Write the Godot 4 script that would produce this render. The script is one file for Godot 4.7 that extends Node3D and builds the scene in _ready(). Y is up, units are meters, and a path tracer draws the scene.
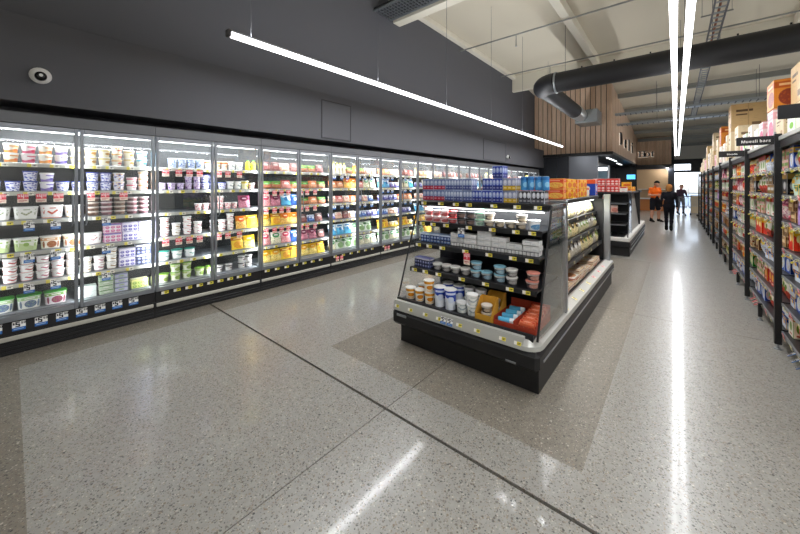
extends Node3D
# World: x to the right of the aisle, y up, D = -z = distance down the aisle. Units metres.

const ORD := ["first", "second", "third", "fourth", "fifth", "sixth", "seventh", "eighth", "ninth", "tenth", "eleventh", "twelfth", "thirteenth", "fourteenth", "fifteenth", "sixteenth", "seventeenth", "eighteenth", "nineteenth", "twentieth", "twenty-first", "twenty-second", "twenty-third", "twenty-fourth", "twenty-fifth", "twenty-sixth", "twenty-seventh", "twenty-eighth", "twenty-ninth", "thirtieth", "thirty-first", "thirty-second", "thirty-third", "thirty-fourth", "thirty-fifth", "thirty-sixth"]
var rng := RandomNumberGenerator.new()
var M := {}          # materials
var cache := {}      # meshes
var counts := {}     # names in use
var W := {}          # node -> world origin
var atlas: Image
var cells := {}      # design -> cell number
var atlas_mat: StandardMaterial3D
var DES := {}

func P(x: float, y: float, d: float) -> Vector3:
	return Vector3(x, y, -d)

# ------------------------------------------------------------------ naming
func numbered(n: String) -> String:
	if not counts.has(n):
		counts[n] = 0
		return n
	counts[n] += 1
	return "%s_%03d" % [n, counts[n]]

func tag(o: Node3D, label: String, category := "", group := "", kind := "") -> Node3D:
	if label: o.set_meta("label", label)
	if category: o.set_meta("category", category)
	if group: o.set_meta("group", group)
	if kind: o.set_meta("kind", kind)
	return o

func thing(n: String, at: Vector3, label: String, category: String, group := "") -> Node3D:
	var o := Node3D.new()
	o.name = numbered(n)
	add_child(o)
	o.position = at
	W[o] = at
	return tag(o, label, category, group)

func struct(n: String, at := Vector3.ZERO) -> Node3D:
	var o := Node3D.new()
	o.name = n
	add_child(o)
	o.position = at
	W[o] = at
	o.set_meta("kind", "structure")
	return o

# part at a world position; parents are only ever moved, not turned
func part(n: String, mesh: Mesh, m: Material, parent: Node, at: Vector3, rot := Vector3.ZERO) -> MeshInstance3D:
	var o := MeshInstance3D.new()
	o.mesh = mesh
	o.material_override = m
	if parent == self or parent == null:
		o.name = numbered(n)
		add_child(o)
		o.position = at
	else:
		o.name = n
		parent.add_child(o, true)
		o.position = at - W[parent]
	o.rotation = rot
	W[o] = at
	return o

# ------------------------------------------------------------------ mesh helpers
func tri(st: SurfaceTool, a: Vector3, b: Vector3, c: Vector3, out: Vector3, ua := Vector2.ZERO, ub := Vector2.ZERO, uc := Vector2.ZERO) -> void:
	var n := (c - a).cross(b - a)
	if n.dot(out) < 0.0:
		var t := b; b = c; c = t
		var u := ub; ub = uc; uc = u
		n = -n
	n = n.normalized()
	st.set_normal(n); st.set_uv(ua); st.add_vertex(a)
	st.set_normal(n); st.set_uv(ub); st.add_vertex(b)
	st.set_normal(n); st.set_uv(uc); st.add_vertex(c)

func quad(st: SurfaceTool, a: Vector3, b: Vector3, c: Vector3, d: Vector3, out: Vector3, r := Rect2(0, 0, 1, 1)) -> void:
	# a bottom left, b bottom right, c top right, d top left as seen from outside
	var p := r.position
	var e := r.end
	tri(st, a, b, c, out, Vector2(p.x, e.y), Vector2(e.x, e.y), Vector2(e.x, p.y))
	tri(st, a, c, d, out, Vector2(p.x, e.y), Vector2(e.x, p.y), Vector2(p.x, p.y))

func new_st() -> SurfaceTool:
	var st := SurfaceTool.new()
	st.begin(Mesh.PRIMITIVE_TRIANGLES)
	return st

func add_box(st: SurfaceTool, c: Vector3, s: Vector3, bev := 0.0, side := Rect2(0, 0, 1, 1), top := Rect2(-1, 0, 0, 0)) -> void:
	var h := s * 0.5
	var b := minf(bev, minf(h.x, minf(h.y, h.z)) * 0.8)
	if top.position.x < 0: top = side
	var X := Vector3(1, 0, 0); var Y := Vector3(0, 1, 0); var Z := Vector3(0, 0, 1)
	var sets := [[Z, X, Y, h.z, h.x, h.y], [-Z, -X, Y, h.z, h.x, h.y], [X, -Z, Y, h.x, h.z, h.y], [-X, Z, Y, h.x, h.z, h.y], [Y, X, -Z, h.y, h.x, h.z], [-Y, X, Z, h.y, h.x, h.z]]
	for i in 6:
		var q: Array = sets[i]
		var n: Vector3 = q[0]; var u: Vector3 = q[1]; var v: Vector3 = q[2]
		var o: Vector3 = c + n * q[3]
		var uu: Vector3 = u * (q[4] - b)
		var vv: Vector3 = v * (q[5] - b)
		quad(st, o - uu - vv, o + uu - vv, o + uu + vv, o - uu + vv, n, side if i < 4 else top)
	if b <= 0.0: return
	var mid := Rect2(side.get_center(), Vector2.ZERO)
	for k in 3:
		var a1: Vector3 = [X, Y, Z][k]; var a2: Vector3 = [Y, Z, X][k]; var a3: Vector3 = [Z, X, Y][k]
		var h1: float = [h.x, h.y, h.z][k]; var h2: float = [h.y, h.z, h.x][k]; var h3: float = [h.z, h.x, h.y][k]
		for s1 in [-1.0, 1.0]:
			for s2 in [-1.0, 1.0]:
				var e1: Vector3 = c + a1 * s1 * h1 + a2 * s2 * (h2 - b)
				var e2: Vector3 = c + a1 * s1 * (h1 - b) + a2 * s2 * h2
				var l: Vector3 = a3 * (h3 - b)
				quad(st, e1 - l, e1 + l, e2 + l, e2 - l, a1 * s1 + a2 * s2, mid)
	for sx in [-1.0, 1.0]:
		for sy in [-1.0, 1.0]:
			for sz in [-1.0, 1.0]:
				var a := c + Vector3(sx * h.x, sy * (h.y - b), sz * (h.z - b))
				var e := c + Vector3(sx * (h.x - b), sy * h.y, sz * (h.z - b))
				var g := c + Vector3(sx * (h.x - b), sy * (h.y - b), sz * h.z)
				tri(st, a, e, g, Vector3(sx, sy, sz), mid.position, mid.position, mid.position)

func bm(x: float, y: float, z: float, bev := 0.0) -> Mesh:
	var k := "b%.4f,%.4f,%.4f,%.4f" % [x, y, z, bev]
	if not cache.has(k):
		var st := new_st()
		add_box(st, Vector3.ZERO, Vector3(x, y, z), bev)
		cache[k] = st.commit()
	return cache[k]

# box between two world corners (x, y, D)
func slab(n: String, m: Material, parent: Node, a: Vector3, b: Vector3, bev := 0.0) -> MeshInstance3D:
	var c := (a + b) * 0.5
	var s := (b - a).abs()
	return part(n, bm(s.x, s.y, s.z, bev), m, parent, P(c.x, c.y, c.z))

# lathe: pts = [[r, y], ...]; smooth around; uv over cell twice around
func add_lathe(st: SurfaceTool, pts: Array, n: int, r := Rect2(0, 0, 1, 1), c := Vector3.ZERO, wraps := 2, axis := Basis.IDENTITY) -> void:
	var y0: float = pts[0][1]; var y1: float = pts[pts.size() - 1][1]
	for i in pts.size() - 1:
		var ra: float = pts[i][0]; var rb: float = pts[i + 1][0]
		var ya: float = pts[i][1]; var yb: float = pts[i + 1][1]
		var slope := Vector2(yb - ya, ra - rb).normalized()
		for k in n:
			var t0 := TAU * k / n; var t1 := TAU * (k + 1) / n
			var d0 := Vector3(cos(t0), 0, sin(t0)); var d1 := Vector3(cos(t1), 0, sin(t1))
			var n0 := axis * (d0 * slope.x + Vector3(0, slope.y, 0)); var n1 := axis * (d1 * slope.x + Vector3(0, slope.y, 0))
			var per := float(n) / wraps
			var f0 := fposmod(k + 0.25 * per, per) / per
			var u0 := r.position.x + r.size.x * (1.0 - f0); var u1 := r.position.x + r.size.x * (1.0 - minf(f0 + 1.0 / per, 1.0))
			var va := r.end.y - r.size.y * (ya - y0) / maxf(y1 - y0, 1e-6); var vb := r.end.y - r.size.y * (yb - y0) / maxf(y1 - y0, 1e-6)
			var A := c + axis * (d0 * ra + Vector3(0, ya, 0)); var B := c + axis * (d1 * ra + Vector3(0, ya, 0))
			var C := c + axis * (d1 * rb + Vector3(0, yb, 0)); var D := c + axis * (d0 * rb + Vector3(0, yb, 0))
			for q in [[A, n0, u0, va], [B, n1, u1, va], [C, n1, u1, vb], [A, n0, u0, va], [C, n1, u1, vb], [D, n0, u0, vb]]:
				st.set_normal(q[1]); st.set_uv(Vector2(q[2], q[3])); st.add_vertex(q[0])

func lathe(pts: Array, n := 16, axis := Basis.IDENTITY) -> Mesh:
	var st := new_st()
	add_lathe(st, pts, n, Rect2(0, 0, 1, 1), Vector3.ZERO, 1, axis)
	return st.commit()

func add_tube(st: SurfaceTool, path: Array, r: float, n := 8) -> void:
	var up := Vector3.UP
	var rings := []
	for i in path.size():
		var a: Vector3 = path[maxi(i - 1, 0)]; var b: Vector3 = path[mini(i + 1, path.size() - 1)]
		var t := (b - a).normalized()
		var s := t.cross(up if absf(t.y) < 0.95 else Vector3.RIGHT).normalized()
		var v := s.cross(t)
		var ring := []
		for k in n: ring.append(s * cos(TAU * k / n) + v * sin(TAU * k / n))
		rings.append(ring)
	for i in path.size() - 1:
		for k in n:
			var j := (k + 1) % n
			var p: Vector3 = path[i]; var q: Vector3 = path[i + 1]
			for e in [[p, rings[i][k]], [q, rings[i + 1][j]], [q, rings[i + 1][k]], [p, rings[i][k]], [p, rings[i][j]], [q, rings[i + 1][j]]]:
				st.set_normal(e[1]); st.set_uv(Vector2.ZERO); st.add_vertex(e[0] + e[1] * r)
	for e in [0, path.size() - 1]:
		var c: Vector3 = path[e]
		var o: Vector3 = (c - path[1]) if e == 0 else (c - path[e - 1])
		for k in n: tri(st, c, c + rings[e][k] * r, c + rings[e][(k + 1) % n] * r, o)

func tube(path: Array, r: float, n := 8) -> Mesh:
	var st := new_st()
	add_tube(st, path, r, n)
	return st.commit()

# flat convex plate: polygon of local points, thickness vector
func plate(pts: Array, th: Vector3) -> Mesh:
	var st := new_st()
	var c := Vector3.ZERO
	for p in pts: c += p
	c = c / pts.size() + th * 0.5
	for i in pts.size() - 2:
		tri(st, pts[0], pts[i + 1], pts[i + 2], -th)
		tri(st, pts[0] + th, pts[i + 1] + th, pts[i + 2] + th, th)
	for i in pts.size():
		var a: Vector3 = pts[i]; var b: Vector3 = pts[(i + 1) % pts.size()]
		quad(st, a, b, b + th, a + th, (a + b) * 0.5 + th * 0.5 - c)
	return st.commit()

# ------------------------------------------------------------------ materials
func mat(n: String, c: Color, rough := 0.6, metal := 0.0, spec := 0.5) -> StandardMaterial3D:
	var m := StandardMaterial3D.new()
	m.resource_name = n
	m.albedo_color = c
	m.roughness = rough
	m.metallic = metal
	m.metallic_specular = spec
	M[n] = m
	return m

func glow(n: String, c: Color, e: float) -> StandardMaterial3D:
	var m := mat(n, c, 0.5)
	m.emission_enabled = true
	m.emission = c
	m.emission_energy_multiplier = e
	return m

func tex(im: Image) -> ImageTexture:
	return ImageTexture.create_from_image(im)

func noise_img(size: int, freq: float, sd: int, c0: Color, c1: Color, oct := 4) -> Image:
	var f := FastNoiseLite.new()
	f.seed = sd
	f.frequency = freq
	f.fractal_octaves = oct
	var src := f.get_seamless_image(size, size, false, false, 0.15, true)
	src.convert(Image.FORMAT_L8)
	var im := Image.create(size, size, false, Image.FORMAT_RGB8)
	for y in size:
		for x in size:
			im.set_pixel(x, y, c0.lerp(c1, src.get_pixel(x, y).r))
	return im

func terrazzo(sd: int, base: Color, base2: Color, n_small: int) -> Image:
	var S := 1024
	var im := noise_img(S, 0.02, sd, base, base2, 5)
	var r := RandomNumberGenerator.new()
	r.seed = sd
	var tones := [Color(0.30, 0.29, 0.27), Color(0.22, 0.22, 0.21), Color(0.40, 0.38, 0.35), Color(0.60, 0.57, 0.52), Color(0.74, 0.71, 0.66), Color(0.47, 0.41, 0.34), Color(0.36, 0.33, 0.29), Color(0.55, 0.49, 0.42)]
	for i in n_small:
		var t: Color = tones[r.randi() % tones.size()]
		t = t.lerp(base, r.randf_range(0.0, 0.45))
		var cx := r.randi() % S; var cy := r.randi() % S
		var a := r.randf_range(0.8, 3.2) if r.randf() < 0.86 else r.randf_range(3.0, 5.4)
		var e := r.randf_range(0.6, 1.0); var an := r.randf() * TAU
		var R := int(ceil(a))
		for y in range(-R, R + 1):
			for x in range(-R, R + 1):
				var p := Vector2(x, y).rotated(an)
				if (p.x / a) ** 2 + (p.y / (a * e)) ** 2 <= 1.0:
					im.set_pixel(posmod(cx + x, S), posmod(cy + y, S), t)
	return im

func floor_mat(n: String, im: Image, ro: Image, rough: float) -> StandardMaterial3D:
	var m := mat(n, Color.WHITE, rough)
	m.albedo_texture = tex(im)
	m.roughness_texture = tex(ro)
	m.roughness_texture_channel = BaseMaterial3D.TEXTURE_CHANNEL_RED
	m.uv1_triplanar = true
	m.uv1_world_triplanar = true
	m.uv1_scale = Vector3.ONE / 1.25
	return m

func wood_mat(n: String, c0: Color, c1: Color, sd: int) -> StandardMaterial3D:
	var m := mat(n, Color.WHITE, 0.55)
	m.albedo_texture = tex(noise_img(256, 0.03, sd, c0, c1, 5))
	m.uv1_triplanar = true
	m.uv1_world_triplanar = true
	m.uv1_scale = Vector3(3.0, 0.25, 3.0)
	return m

# ------------------------------------------------------------------ package print
const CS := 64
const COLS := 16
func art(n: String, style: int, c1: Color, c2: Color, c3: Color) -> void:
	var i := cells.size()
	cells[n] = i
	var ox := (i % COLS) * CS
	@warning_ignore("integer_division")
	var oy := (i / COLS) * CS
	var r := RandomNumberGenerator.new()
	r.seed = i * 17 + 5
	var f := func(x: int, y: int, w: int, h: int, c: Color):
		atlas.fill_rect(Rect2i(ox + clampi(x, 0, CS - 1), oy + clampi(y, 0, CS - 1), mini(w, CS - clampi(x, 0, CS - 1)), mini(h, CS - clampi(y, 0, CS - 1))), c)
	var disc := func(cx: float, cy: float, a: float, b: float, c: Color):
		for y in CS:
			for x in CS:
				if ((x - cx) / a) ** 2 + ((y - cy) / b) ** 2 <= 1.0: atlas.set_pixel(ox + x, oy + y, c)
	f.call(0, 0, CS, CS, c1)
	match style:
		1:  # band low down, fruit above it
			for x in CS: f.call(x, int(44 + 4 * sin(x * 0.2)), 1, 22, c2)
			disc.call(34, 42, 10, 9, c3); disc.call(46, 46, 7, 7, c3.lightened(0.2))
			f.call(14, 12, 36, 8, c2); f.call(20, 24, 24, 3, c2.lightened(0.3))
		2:  # band on top, disc in the middle
			f.call(0, 0, CS, 18, c2)
			disc.call(32, 36, 15, 12, c3)
			f.call(18, 54, 28, 4, c2)
		3:  # split along a slope
			for x in CS: f.call(x, int(20 + x * 0.35), 1, CS, c2)
			disc.call(30, 30, 12, 10, c3)
			f.call(10, 8, 40, 7, c3)
		4:  # clear window that shows the food
			f.call(0, 26, CS, 38, c2)
			for k in 90: f.call(r.randi() % CS, 26 + r.randi() % 36, 3, 3, c2.lerp([Color.WHITE, Color.BLACK, c3][r.randi() % 3], 0.35))
			disc.call(32, 18, 22, 13, c3)
			f.call(20, 14, 24, 6, c1.lightened(0.6))
		5:  # upright stripes
			for k in 8: f.call(k * 8, 0, 4, CS, c2)
			f.call(8, 20, 48, 20, c3)
		6:  # small flowers
			for k in 46: disc.call(r.randi() % CS, r.randi() % CS, 3.5, 3.0, [c2, c3][k % 2])
			f.call(14, 22, 36, 14, c1)
			f.call(20, 26, 24, 5, c2)
		7:  # leaf spray on plain ground
			for k in 9:
				var t := k / 8.0
				disc.call(14 + 36 * t, 40 - 26 * absf(t - 0.4), 5, 4, c2 if k % 2 else c3)
			f.call(20, 10, 26, 5, c3.lerp(c1, 0.3)); f.call(0, 58, CS, 6, c2.lerp(c1, 0.5))
		8:  # two rows of pots seen on a multipack
			f.call(0, 0, CS, 12, c3)
			for a in 3:
				for b in 2:
					disc.call(12 + a * 20, 26 + b * 24, 8, 9, c2)
					disc.call(12 + a * 20, 24 + b * 24, 4, 4, c2.lightened(0.5))
		9:  # big oval picture and banner
			disc.call(36, 40, 26, 18, c2)
			for k in 26: f.call(14 + r.randi() % 40, 28 + r.randi() % 24, 4, 3, c2.lerp(c3, 0.5))
			f.call(0, 6, CS, 14, c3)
			f.call(12, 10, 40, 5, c1.lightened(0.4))
		10: # plain board with a few printed bars
			for k in 60: f.call(r.randi() % CS, r.randi() % CS, 6, 1, c1.darkened(0.05))
			f.call(10, 14, 30, 5, c2); f.call(10, 24, 20, 3, c2); f.call(38, 44, 16, 10, c3)
			f.call(31, 0, 2, CS, c1.darkened(0.12))
		11: # white price ticket with blue foot
			f.call(0, 42, CS, 22, c2); f.call(8, 49, 46, 6, c2.lightened(0.55))
			digits(ox + 4, oy + 8, "$", 3, c3); digits(ox + 16, oy + 4, "5", 7, c3); digits(ox + 42, oy + 6, "50", 3, c3)
		12: # red sale ticket
			f.call(0, 38, CS, 26, c3)
			digits(ox + 6, oy + 8, "$", 3, c1.lightened(0.8)); digits(ox + 20, oy + 4, "4", 6, c1.lightened(0.8)); digits(ox + 42, oy + 6, "00", 3, c1.lightened(0.8))
			f.call(8, 46, 46, 4, c2); f.call(8, 54, 30, 3, c2)
		14: # picture above a colour band
			for k in 3:
				disc.call(11 + k * 21, 22, 9, 15, c2)
				disc.call(11 + k * 21, 18, 5, 7, c2.lightened(0.4))
			f.call(0, 40, CS, 24, c3)
			for k in 3: f.call(5 + k * 21, 46, 13, 9, c3.lightened(0.45))
		13: # small shelf ticket
			f.call(0, 0, 26, CS, c2); digits(ox + 32, oy + 16, "3", 6, c3); digits(ox + 52, oy + 16, "5", 3, c3)

func digits(x0: int, y0: int, s: String, k: int, c: Color) -> void:
	var font := {"0": "111101101101111", "1": "010110010010111", "3": "111001111001111", "4": "101101111001001", "5": "111100111001111", "$": "111110111011111"}
	for n in s.length():
		var g: String = font[s[n]]
		for i in 15:
			if g[i] == "1":
				@warning_ignore("integer_division")
				atlas.fill_rect(Rect2i(x0 + n * 4 * k + (i % 3) * k, y0 + (i / 3) * k, k, k), c)

func cell(n: String) -> Rect2:
	var i: int = cells[n]
	var s := 1.0 / COLS
	@warning_ignore("integer_division")
	return Rect2((i % COLS) * s, (i / COLS) * s, s, s).grow(-0.0012)

# design: kind, size, print, lid colour, words for the label, node name, category
func des(n: String, kind: String, s: Vector3, style: int, c1: String, c2: String, c3: String, lid: String, look: String, nm: String, cat: String) -> void:
	art(n, style, Color(c1), Color(c2), Color(c3))
	if lid and not cells.has(lid): art(lid, 0, Color(lid), Color(lid), Color(lid))
	DES[n] = {"k": kind, "s": s, "lid": lid, "look": look, "n": nm, "c": cat}

func shapes(n: String) -> Array:   # [[part name, mesh], ...] for a design, standing on y = 0, facing +z
	var key := "s" + n
	if cache.has(key): return cache[key]
	var d: Dictionary = DES[n]
	var s: Vector3 = d.s
	var r := cell(n)
	var lidr: Rect2 = Rect2(cell(d.lid).get_center(), Vector2.ZERO) if d.lid else r
	var out := []
	var st := new_st()
	var l := new_st()
	match d.k:
		"tub":   # round, wider at the top, lid with a rim
			var a := s.x * 0.5
			add_lathe(st, [[a * 0.80, 0.0], [a * 0.97, s.y - 0.008]], 14, r)
			add_lathe(st, [[0.0, 0.001], [a * 0.80, 0.0]], 14, Rect2(r.get_center(), Vector2.ZERO))
			add_lathe(l, [[a * 1.0, s.y - 0.012], [a * 1.03, s.y - 0.010], [a * 1.03, s.y - 0.002], [a * 0.96, s.y], [a * 0.93, s.y - 0.003], [0.0, s.y - 0.003]], 14, lidr)
			out = [["tub_body", st.commit()], ["lid", l.commit()]]
		"square":   # square tub with rounded corners
			for band in [[0.86, 0.0, 0.97, s.y - 0.01, st, r], [1.02, s.y - 0.012, 1.02, s.y - 0.002, l, lidr]]:
				ring_band(band[4], s.x, s.z, band[0], band[1], band[2], band[3], band[5])
			ring_cap(l, s.x, s.z, 1.02, s.y - 0.002, lidr.position)
			ring_cap(st, s.x, s.z, 0.86, 0.0, r.get_center())
			out = [["tub_body", st.commit()], ["lid", l.commit()]]
		"bottle":
			var a := s.x * 0.5
			add_lathe(st, [[a * 0.9, 0.0], [a, s.y * 0.04], [a, s.y * 0.62], [a * 0.85, s.y * 0.72], [a * 0.4, s.y * 0.86], [a * 0.36, s.y * 0.9]], 12, r)
			add_lathe(l, [[a * 0.44, s.y * 0.89], [a * 0.44, s.y], [0.0, s.y]], 12, lidr)
			out = [["bottle_body", st.commit()], ["cap", l.commit()]]
		"can":
			var a := s.x * 0.5
			add_lathe(st, [[a * 0.9, 0.0], [a, s.y * 0.04], [a, s.y * 0.93], [a * 0.88, s.y * 0.99]], 14, r)
			add_lathe(l, [[a * 0.9, s.y * 0.985], [a * 0.86, s.y], [a * 0.84, s.y * 0.985], [0.0, s.y * 0.985]], 14, lidr)
			out = [["can_body", st.commit()], ["can_end", l.commit()]]
		"bag":   # pillow pouch with flat crimped ends
			var nx := 6; var ny := 7
			for f in [1.0, -1.0]:
				var g := []
				for j in ny + 1:
					for i in nx + 1:
						var u := i / float(nx); var v := j / float(ny)
						var e := clampf(minf(v, 1.0 - v) * 5.0 - 0.25, 0.0, 1.0)
						var z = s.z * 0.5 * f * (pow(sin(PI * clampf(u, 0.02, 0.98)), 0.55) * sqrt(e) * (0.86 + 0.14 * sin(u * 7.0 + v * 9.0)) + 0.03)
						g.append(Vector3((u - 0.5) * s.x * (1.0 - 0.05 * sqrt(e)), v * s.y, z))
				for j in ny:
					for i in nx:
						var q := j * (nx + 1) + i
						var rr := Rect2(r.position + Vector2((i / float(nx) if f > 0 else 1.0 - (i + 1) / float(nx)) * r.size.x, (1.0 - (j + 1) / float(ny)) * r.size.y), r.size / Vector2(nx, ny))
						if f > 0: quad(st, g[q], g[q + 1], g[q + nx + 2], g[q + nx + 1], Vector3(0, 0, 1), rr)
						else: quad(st, g[q + 1], g[q], g[q + nx + 1], g[q + nx + 2], Vector3(0, 0, -1), rr)
			out = [["bag", st.commit()]]
		"pack":   # flat sealed pack: raised middle, thin welded rim
			var h := s * 0.5
			add_box(st, Vector3(0, h.y, 0), Vector3(s.x, s.y, 0.004), 0.0, r)
			add_box(st, Vector3(0, h.y * 0.95, s.z * 0.4), Vector3(s.x * 0.86, s.y * 0.8, s.z * 0.8), s.z * 0.35, r)
			out = [["pack", st.commit()]]
		"tray":   # open carton with pots standing in it
			add_box(st, Vector3(0, s.y * 0.3, 0), Vector3(s.x, s.y * 0.6, s.z), 0.002, r)
			out = [["tray", st.commit()]]
		_:   # carton with printed faces
			add_box(st, Vector3(0, s.y * 0.5, 0), s, minf(0.003, s.y * 0.1), r, r if n == "pizza" or n == "pizza_white" else lidr if d.lid else Rect2(r.get_center(), Vector2.ZERO))
			out = [["carton", st.commit()]]
	if out.size() > 1:
		var both := new_st()
		for o in out: both.append_from(o[1], 0, Transform3D.IDENTITY)
		out.append(["whole", both.commit()])
	cache[key] = out
	return out

func ring_pts(w: float, d: float, k: float, y: float) -> Array:
	var pts := []
	var cr := minf(w, d) * 0.22
	for q in 4:
		var c := Vector2((w * 0.5 - cr) * (1 if q in [0, 3] else -1), (d * 0.5 - cr) * (1 if q in [0, 1] else -1))
		for j in 3:
			var t := PI * 0.5 * q + PI * 0.25 * j
			pts.append(Vector3((c.x + cr * cos(t)) * k, y, (c.y + cr * sin(t)) * k))
	return pts

func ring_band(st: SurfaceTool, w: float, d: float, k0: float, y0: float, k1: float, y1: float, r: Rect2) -> void:
	var a := ring_pts(w, d, k0, y0); var b := ring_pts(w, d, k1, y1)
	for i in a.size():
		var j := (i + 1) % a.size()
		var front: bool = (a[i].z + a[j].z) > 0.9 * d * k0 or (a[i].z + a[j].z) < -0.9 * d * k0
		var rr := Rect2(r.get_center(), Vector2.ZERO)
		var m: Vector3 = (a[i] + a[j]) * 0.5
		if r.size.x > 0.0:
			if front: rr = r
			elif absf(m.x) > absf(m.z): rr = r if (a[i] - a[j]).length() > d * 0.3 else Rect2(r.position, Vector2(0.002, r.size.y))
			else: rr = Rect2(r.position, Vector2(0.002, r.size.y))
		quad(st, a[j], a[i], b[i], b[j], Vector3(m.x, 0, m.z), rr)

func ring_cap(st: SurfaceTool, w: float, d: float, k: float, y: float, uv: Vector2) -> void:
	var a := ring_pts(w, d, k, y)
	for i in a.size() - 2: tri(st, a[0], a[i + 1], a[i + 2], Vector3(0, 1 if y > 0.001 else -1, 0), uv, uv, uv)

func prod(n: String, at: Vector3, turn: float, where: String, group: String, detail := false, tilt := 0.0) -> Node3D:
	var d: Dictionary = DES[n]
	var sh := shapes(n)
	var o: Node3D
	if detail and sh.size() > 1:
		o = Node3D.new()
		o.name = numbered(d.n)
		add_child(o)
		for q in sh:
			if q[0] == "whole": continue
			var c := MeshInstance3D.new()
			c.mesh = q[1]
			c.material_override = atlas_mat
			c.name = q[0]
			o.add_child(c, true)
	else:
		var c := MeshInstance3D.new()
		c.mesh = sh[sh.size() - 1][1]
		c.material_override = atlas_mat
		c.name = numbered(d.n)
		add_child(c)
		o = c
	o.position = at + Vector3(0, 0.002, 0)
	o.rotation = Vector3(tilt, turn, 0)
	W[o] = at
	tag(o, d.look + (", " if where.split(" ")[1] == "along," else " ") + where, d.c, group)
	return o

func designs() -> void:
	atlas = Image.create(CS * COLS, CS * COLS, false, Image.FORMAT_RGB8)
	atlas.fill(Color(0.5, 0.5, 0.5))
	# chilled dairy
	des("pot_peach", "tub", Vector3(0.104, 0.09, 0.104), 1, "f4efe2", "e59a4c", "e8743a", "f2f2ee", "small white yoghurt pot with orange print", "yoghurt_pot", "yoghurt")
	des("pot_berry", "tub", Vector3(0.104, 0.09, 0.104), 1, "f6f0f0", "d45a7c", "b8244c", "f2f2ee", "small white yoghurt pot with pink print", "yoghurt_pot", "yoghurt")
	des("pot_cream", "tub", Vector3(0.104, 0.09, 0.104), 2, "f3ecd6", "d9c48a", "b98c4a", "f2f2ee", "small cream yoghurt pot with tan print", "yoghurt_pot", "yoghurt")
	des("pot_violet", "tub", Vector3(0.104, 0.09, 0.104), 1, "f2f0f6", "8d7cc4", "5a4ca0", "f2f2ee", "small white yoghurt pot with violet print", "yoghurt_pot", "yoghurt")
	des("pot_blue", "tub", Vector3(0.104, 0.09, 0.104), 2, "e9f2f6", "5db4d8", "2f86b8", "f2f2ee", "white yoghurt pot with pale blue bands", "yoghurt_pot", "yoghurt")
	des("pot_navy", "tub", Vector3(0.104, 0.098, 0.104), 6, "e8e8f4", "2c3c9c", "5a68c4", "3a4aa8", "blue and white patterned yoghurt pot", "patterned_yoghurt_pot", "yoghurt")
	des("pot_gold", "tub", Vector3(0.104, 0.098, 0.104), 6, "eae6f0", "3a449c", "e0a03c", "f0eee8", "blue and gold patterned yoghurt pot", "patterned_yoghurt_pot", "yoghurt")
	des("pot_pinkband", "tub", Vector3(0.1, 0.072, 0.1), 2, "f6efec", "e0607c", "e08a94", "f0d8da", "white yoghurt pot with pink bands", "yoghurt_pot", "yoghurt")
	des("pot_sand", "tub", Vector3(0.1, 0.072, 0.1), 2, "f4efe0", "e2b070", "b85a4c", "f0e6d0", "white yoghurt pot with sandy bands", "yoghurt_pot", "yoghurt")
	des("tub_kiwi", "square", Vector3(0.165, 0.125, 0.13), 7, "eeeeea", "c0bfa8", "8d9a78", "f4f4f2", "large pale yoghurt tub with grey-green spray", "yoghurt_tub", "yoghurt")
	des("tub_redbird", "square", Vector3(0.165, 0.135, 0.13), 7, "fbf8f6", "e0603c", "c8402c", "f6f4f2", "large white yoghurt tub with red spray", "yoghurt_tub", "yoghurt")
	des("tub_orangebird", "square", Vector3(0.15, 0.125, 0.13), 7, "dcdcd8", "e49a30", "d88020", "eeeeea", "large pale grey yoghurt tub with orange spray", "yoghurt_tub", "yoghurt")
	des("tub_green", "square", Vector3(0.165, 0.125, 0.13), 3, "eff2e4", "c4d69c", "98b860", "f6f6f0", "large white yoghurt tub with soft green print", "yoghurt_tub", "yoghurt")
	des("tub_fruit", "square", Vector3(0.15, 0.125, 0.13), 9, "f2ece0", "9c5a34", "d8a070", "f4f0ea", "large cream yoghurt tub with brown fruit picture", "yoghurt_tub", "yoghurt")
	des("tub_white", "square", Vector3(0.15, 0.12, 0.13), 7, "f6f6f4", "d0b0b0", "b88c90", "fafaf8", "large plain white yoghurt tub", "yoghurt_tub", "yoghurt")
	des("cup_choc", "tub", Vector3(0.105, 0.048, 0.105), 2, "5c463c", "b8a090", "8c6c58", "cfc8c0", "low brown dessert cup with clear lid", "dessert_cup", "dessert")
	des("cup_berry", "tub", Vector3(0.105, 0.048, 0.105), 2, "6c4a52", "c8a8a8", "a06870", "d0c8c8", "low plum dessert cup with clear lid", "dessert_cup", "dessert")
	des("six_violet", "carton", Vector3(0.15, 0.105, 0.10), 8, "ece8f2", "6a62b0", "e8e4f0", "e8e8f0", "white and violet yoghurt multipack", "yoghurt_multipack", "multipack")
	des("six_pink", "carton", Vector3(0.15, 0.105, 0.10), 8, "f2e8ee", "d870a0", "8a80c0", "e8e8f0", "white and pink yoghurt multipack", "yoghurt_multipack", "multipack")
	des("six_black", "carton", Vector3(0.14, 0.115, 0.10), 8, "32344c", "8088b8", "e8e8ee", "40445c", "dark blue yoghurt multipack with pale pots", "yoghurt_multipack", "multipack")
	des("six_lime", "carton", Vector3(0.16, 0.105, 0.10), 8, "d8dc8c", "88a838", "f0e8a0", "e8e8c0", "yellow and lime yoghurt multipack", "yoghurt_multipack", "multipack")
	des("tall_red", "tub", Vector3(0.10, 0.078, 0.10), 7, "f8f6f4", "d04848", "a83038", "f6f6f4", "white stacked pot with red spray", "stacked_pot", "yoghurt")
	des("tall_pink", "tub", Vector3(0.10, 0.078, 0.10), 7, "f8f6f2", "c86480", "a85068", "f6f6f4", "white stacked pot with dusky pink spray", "stacked_pot", "yoghurt")
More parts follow.
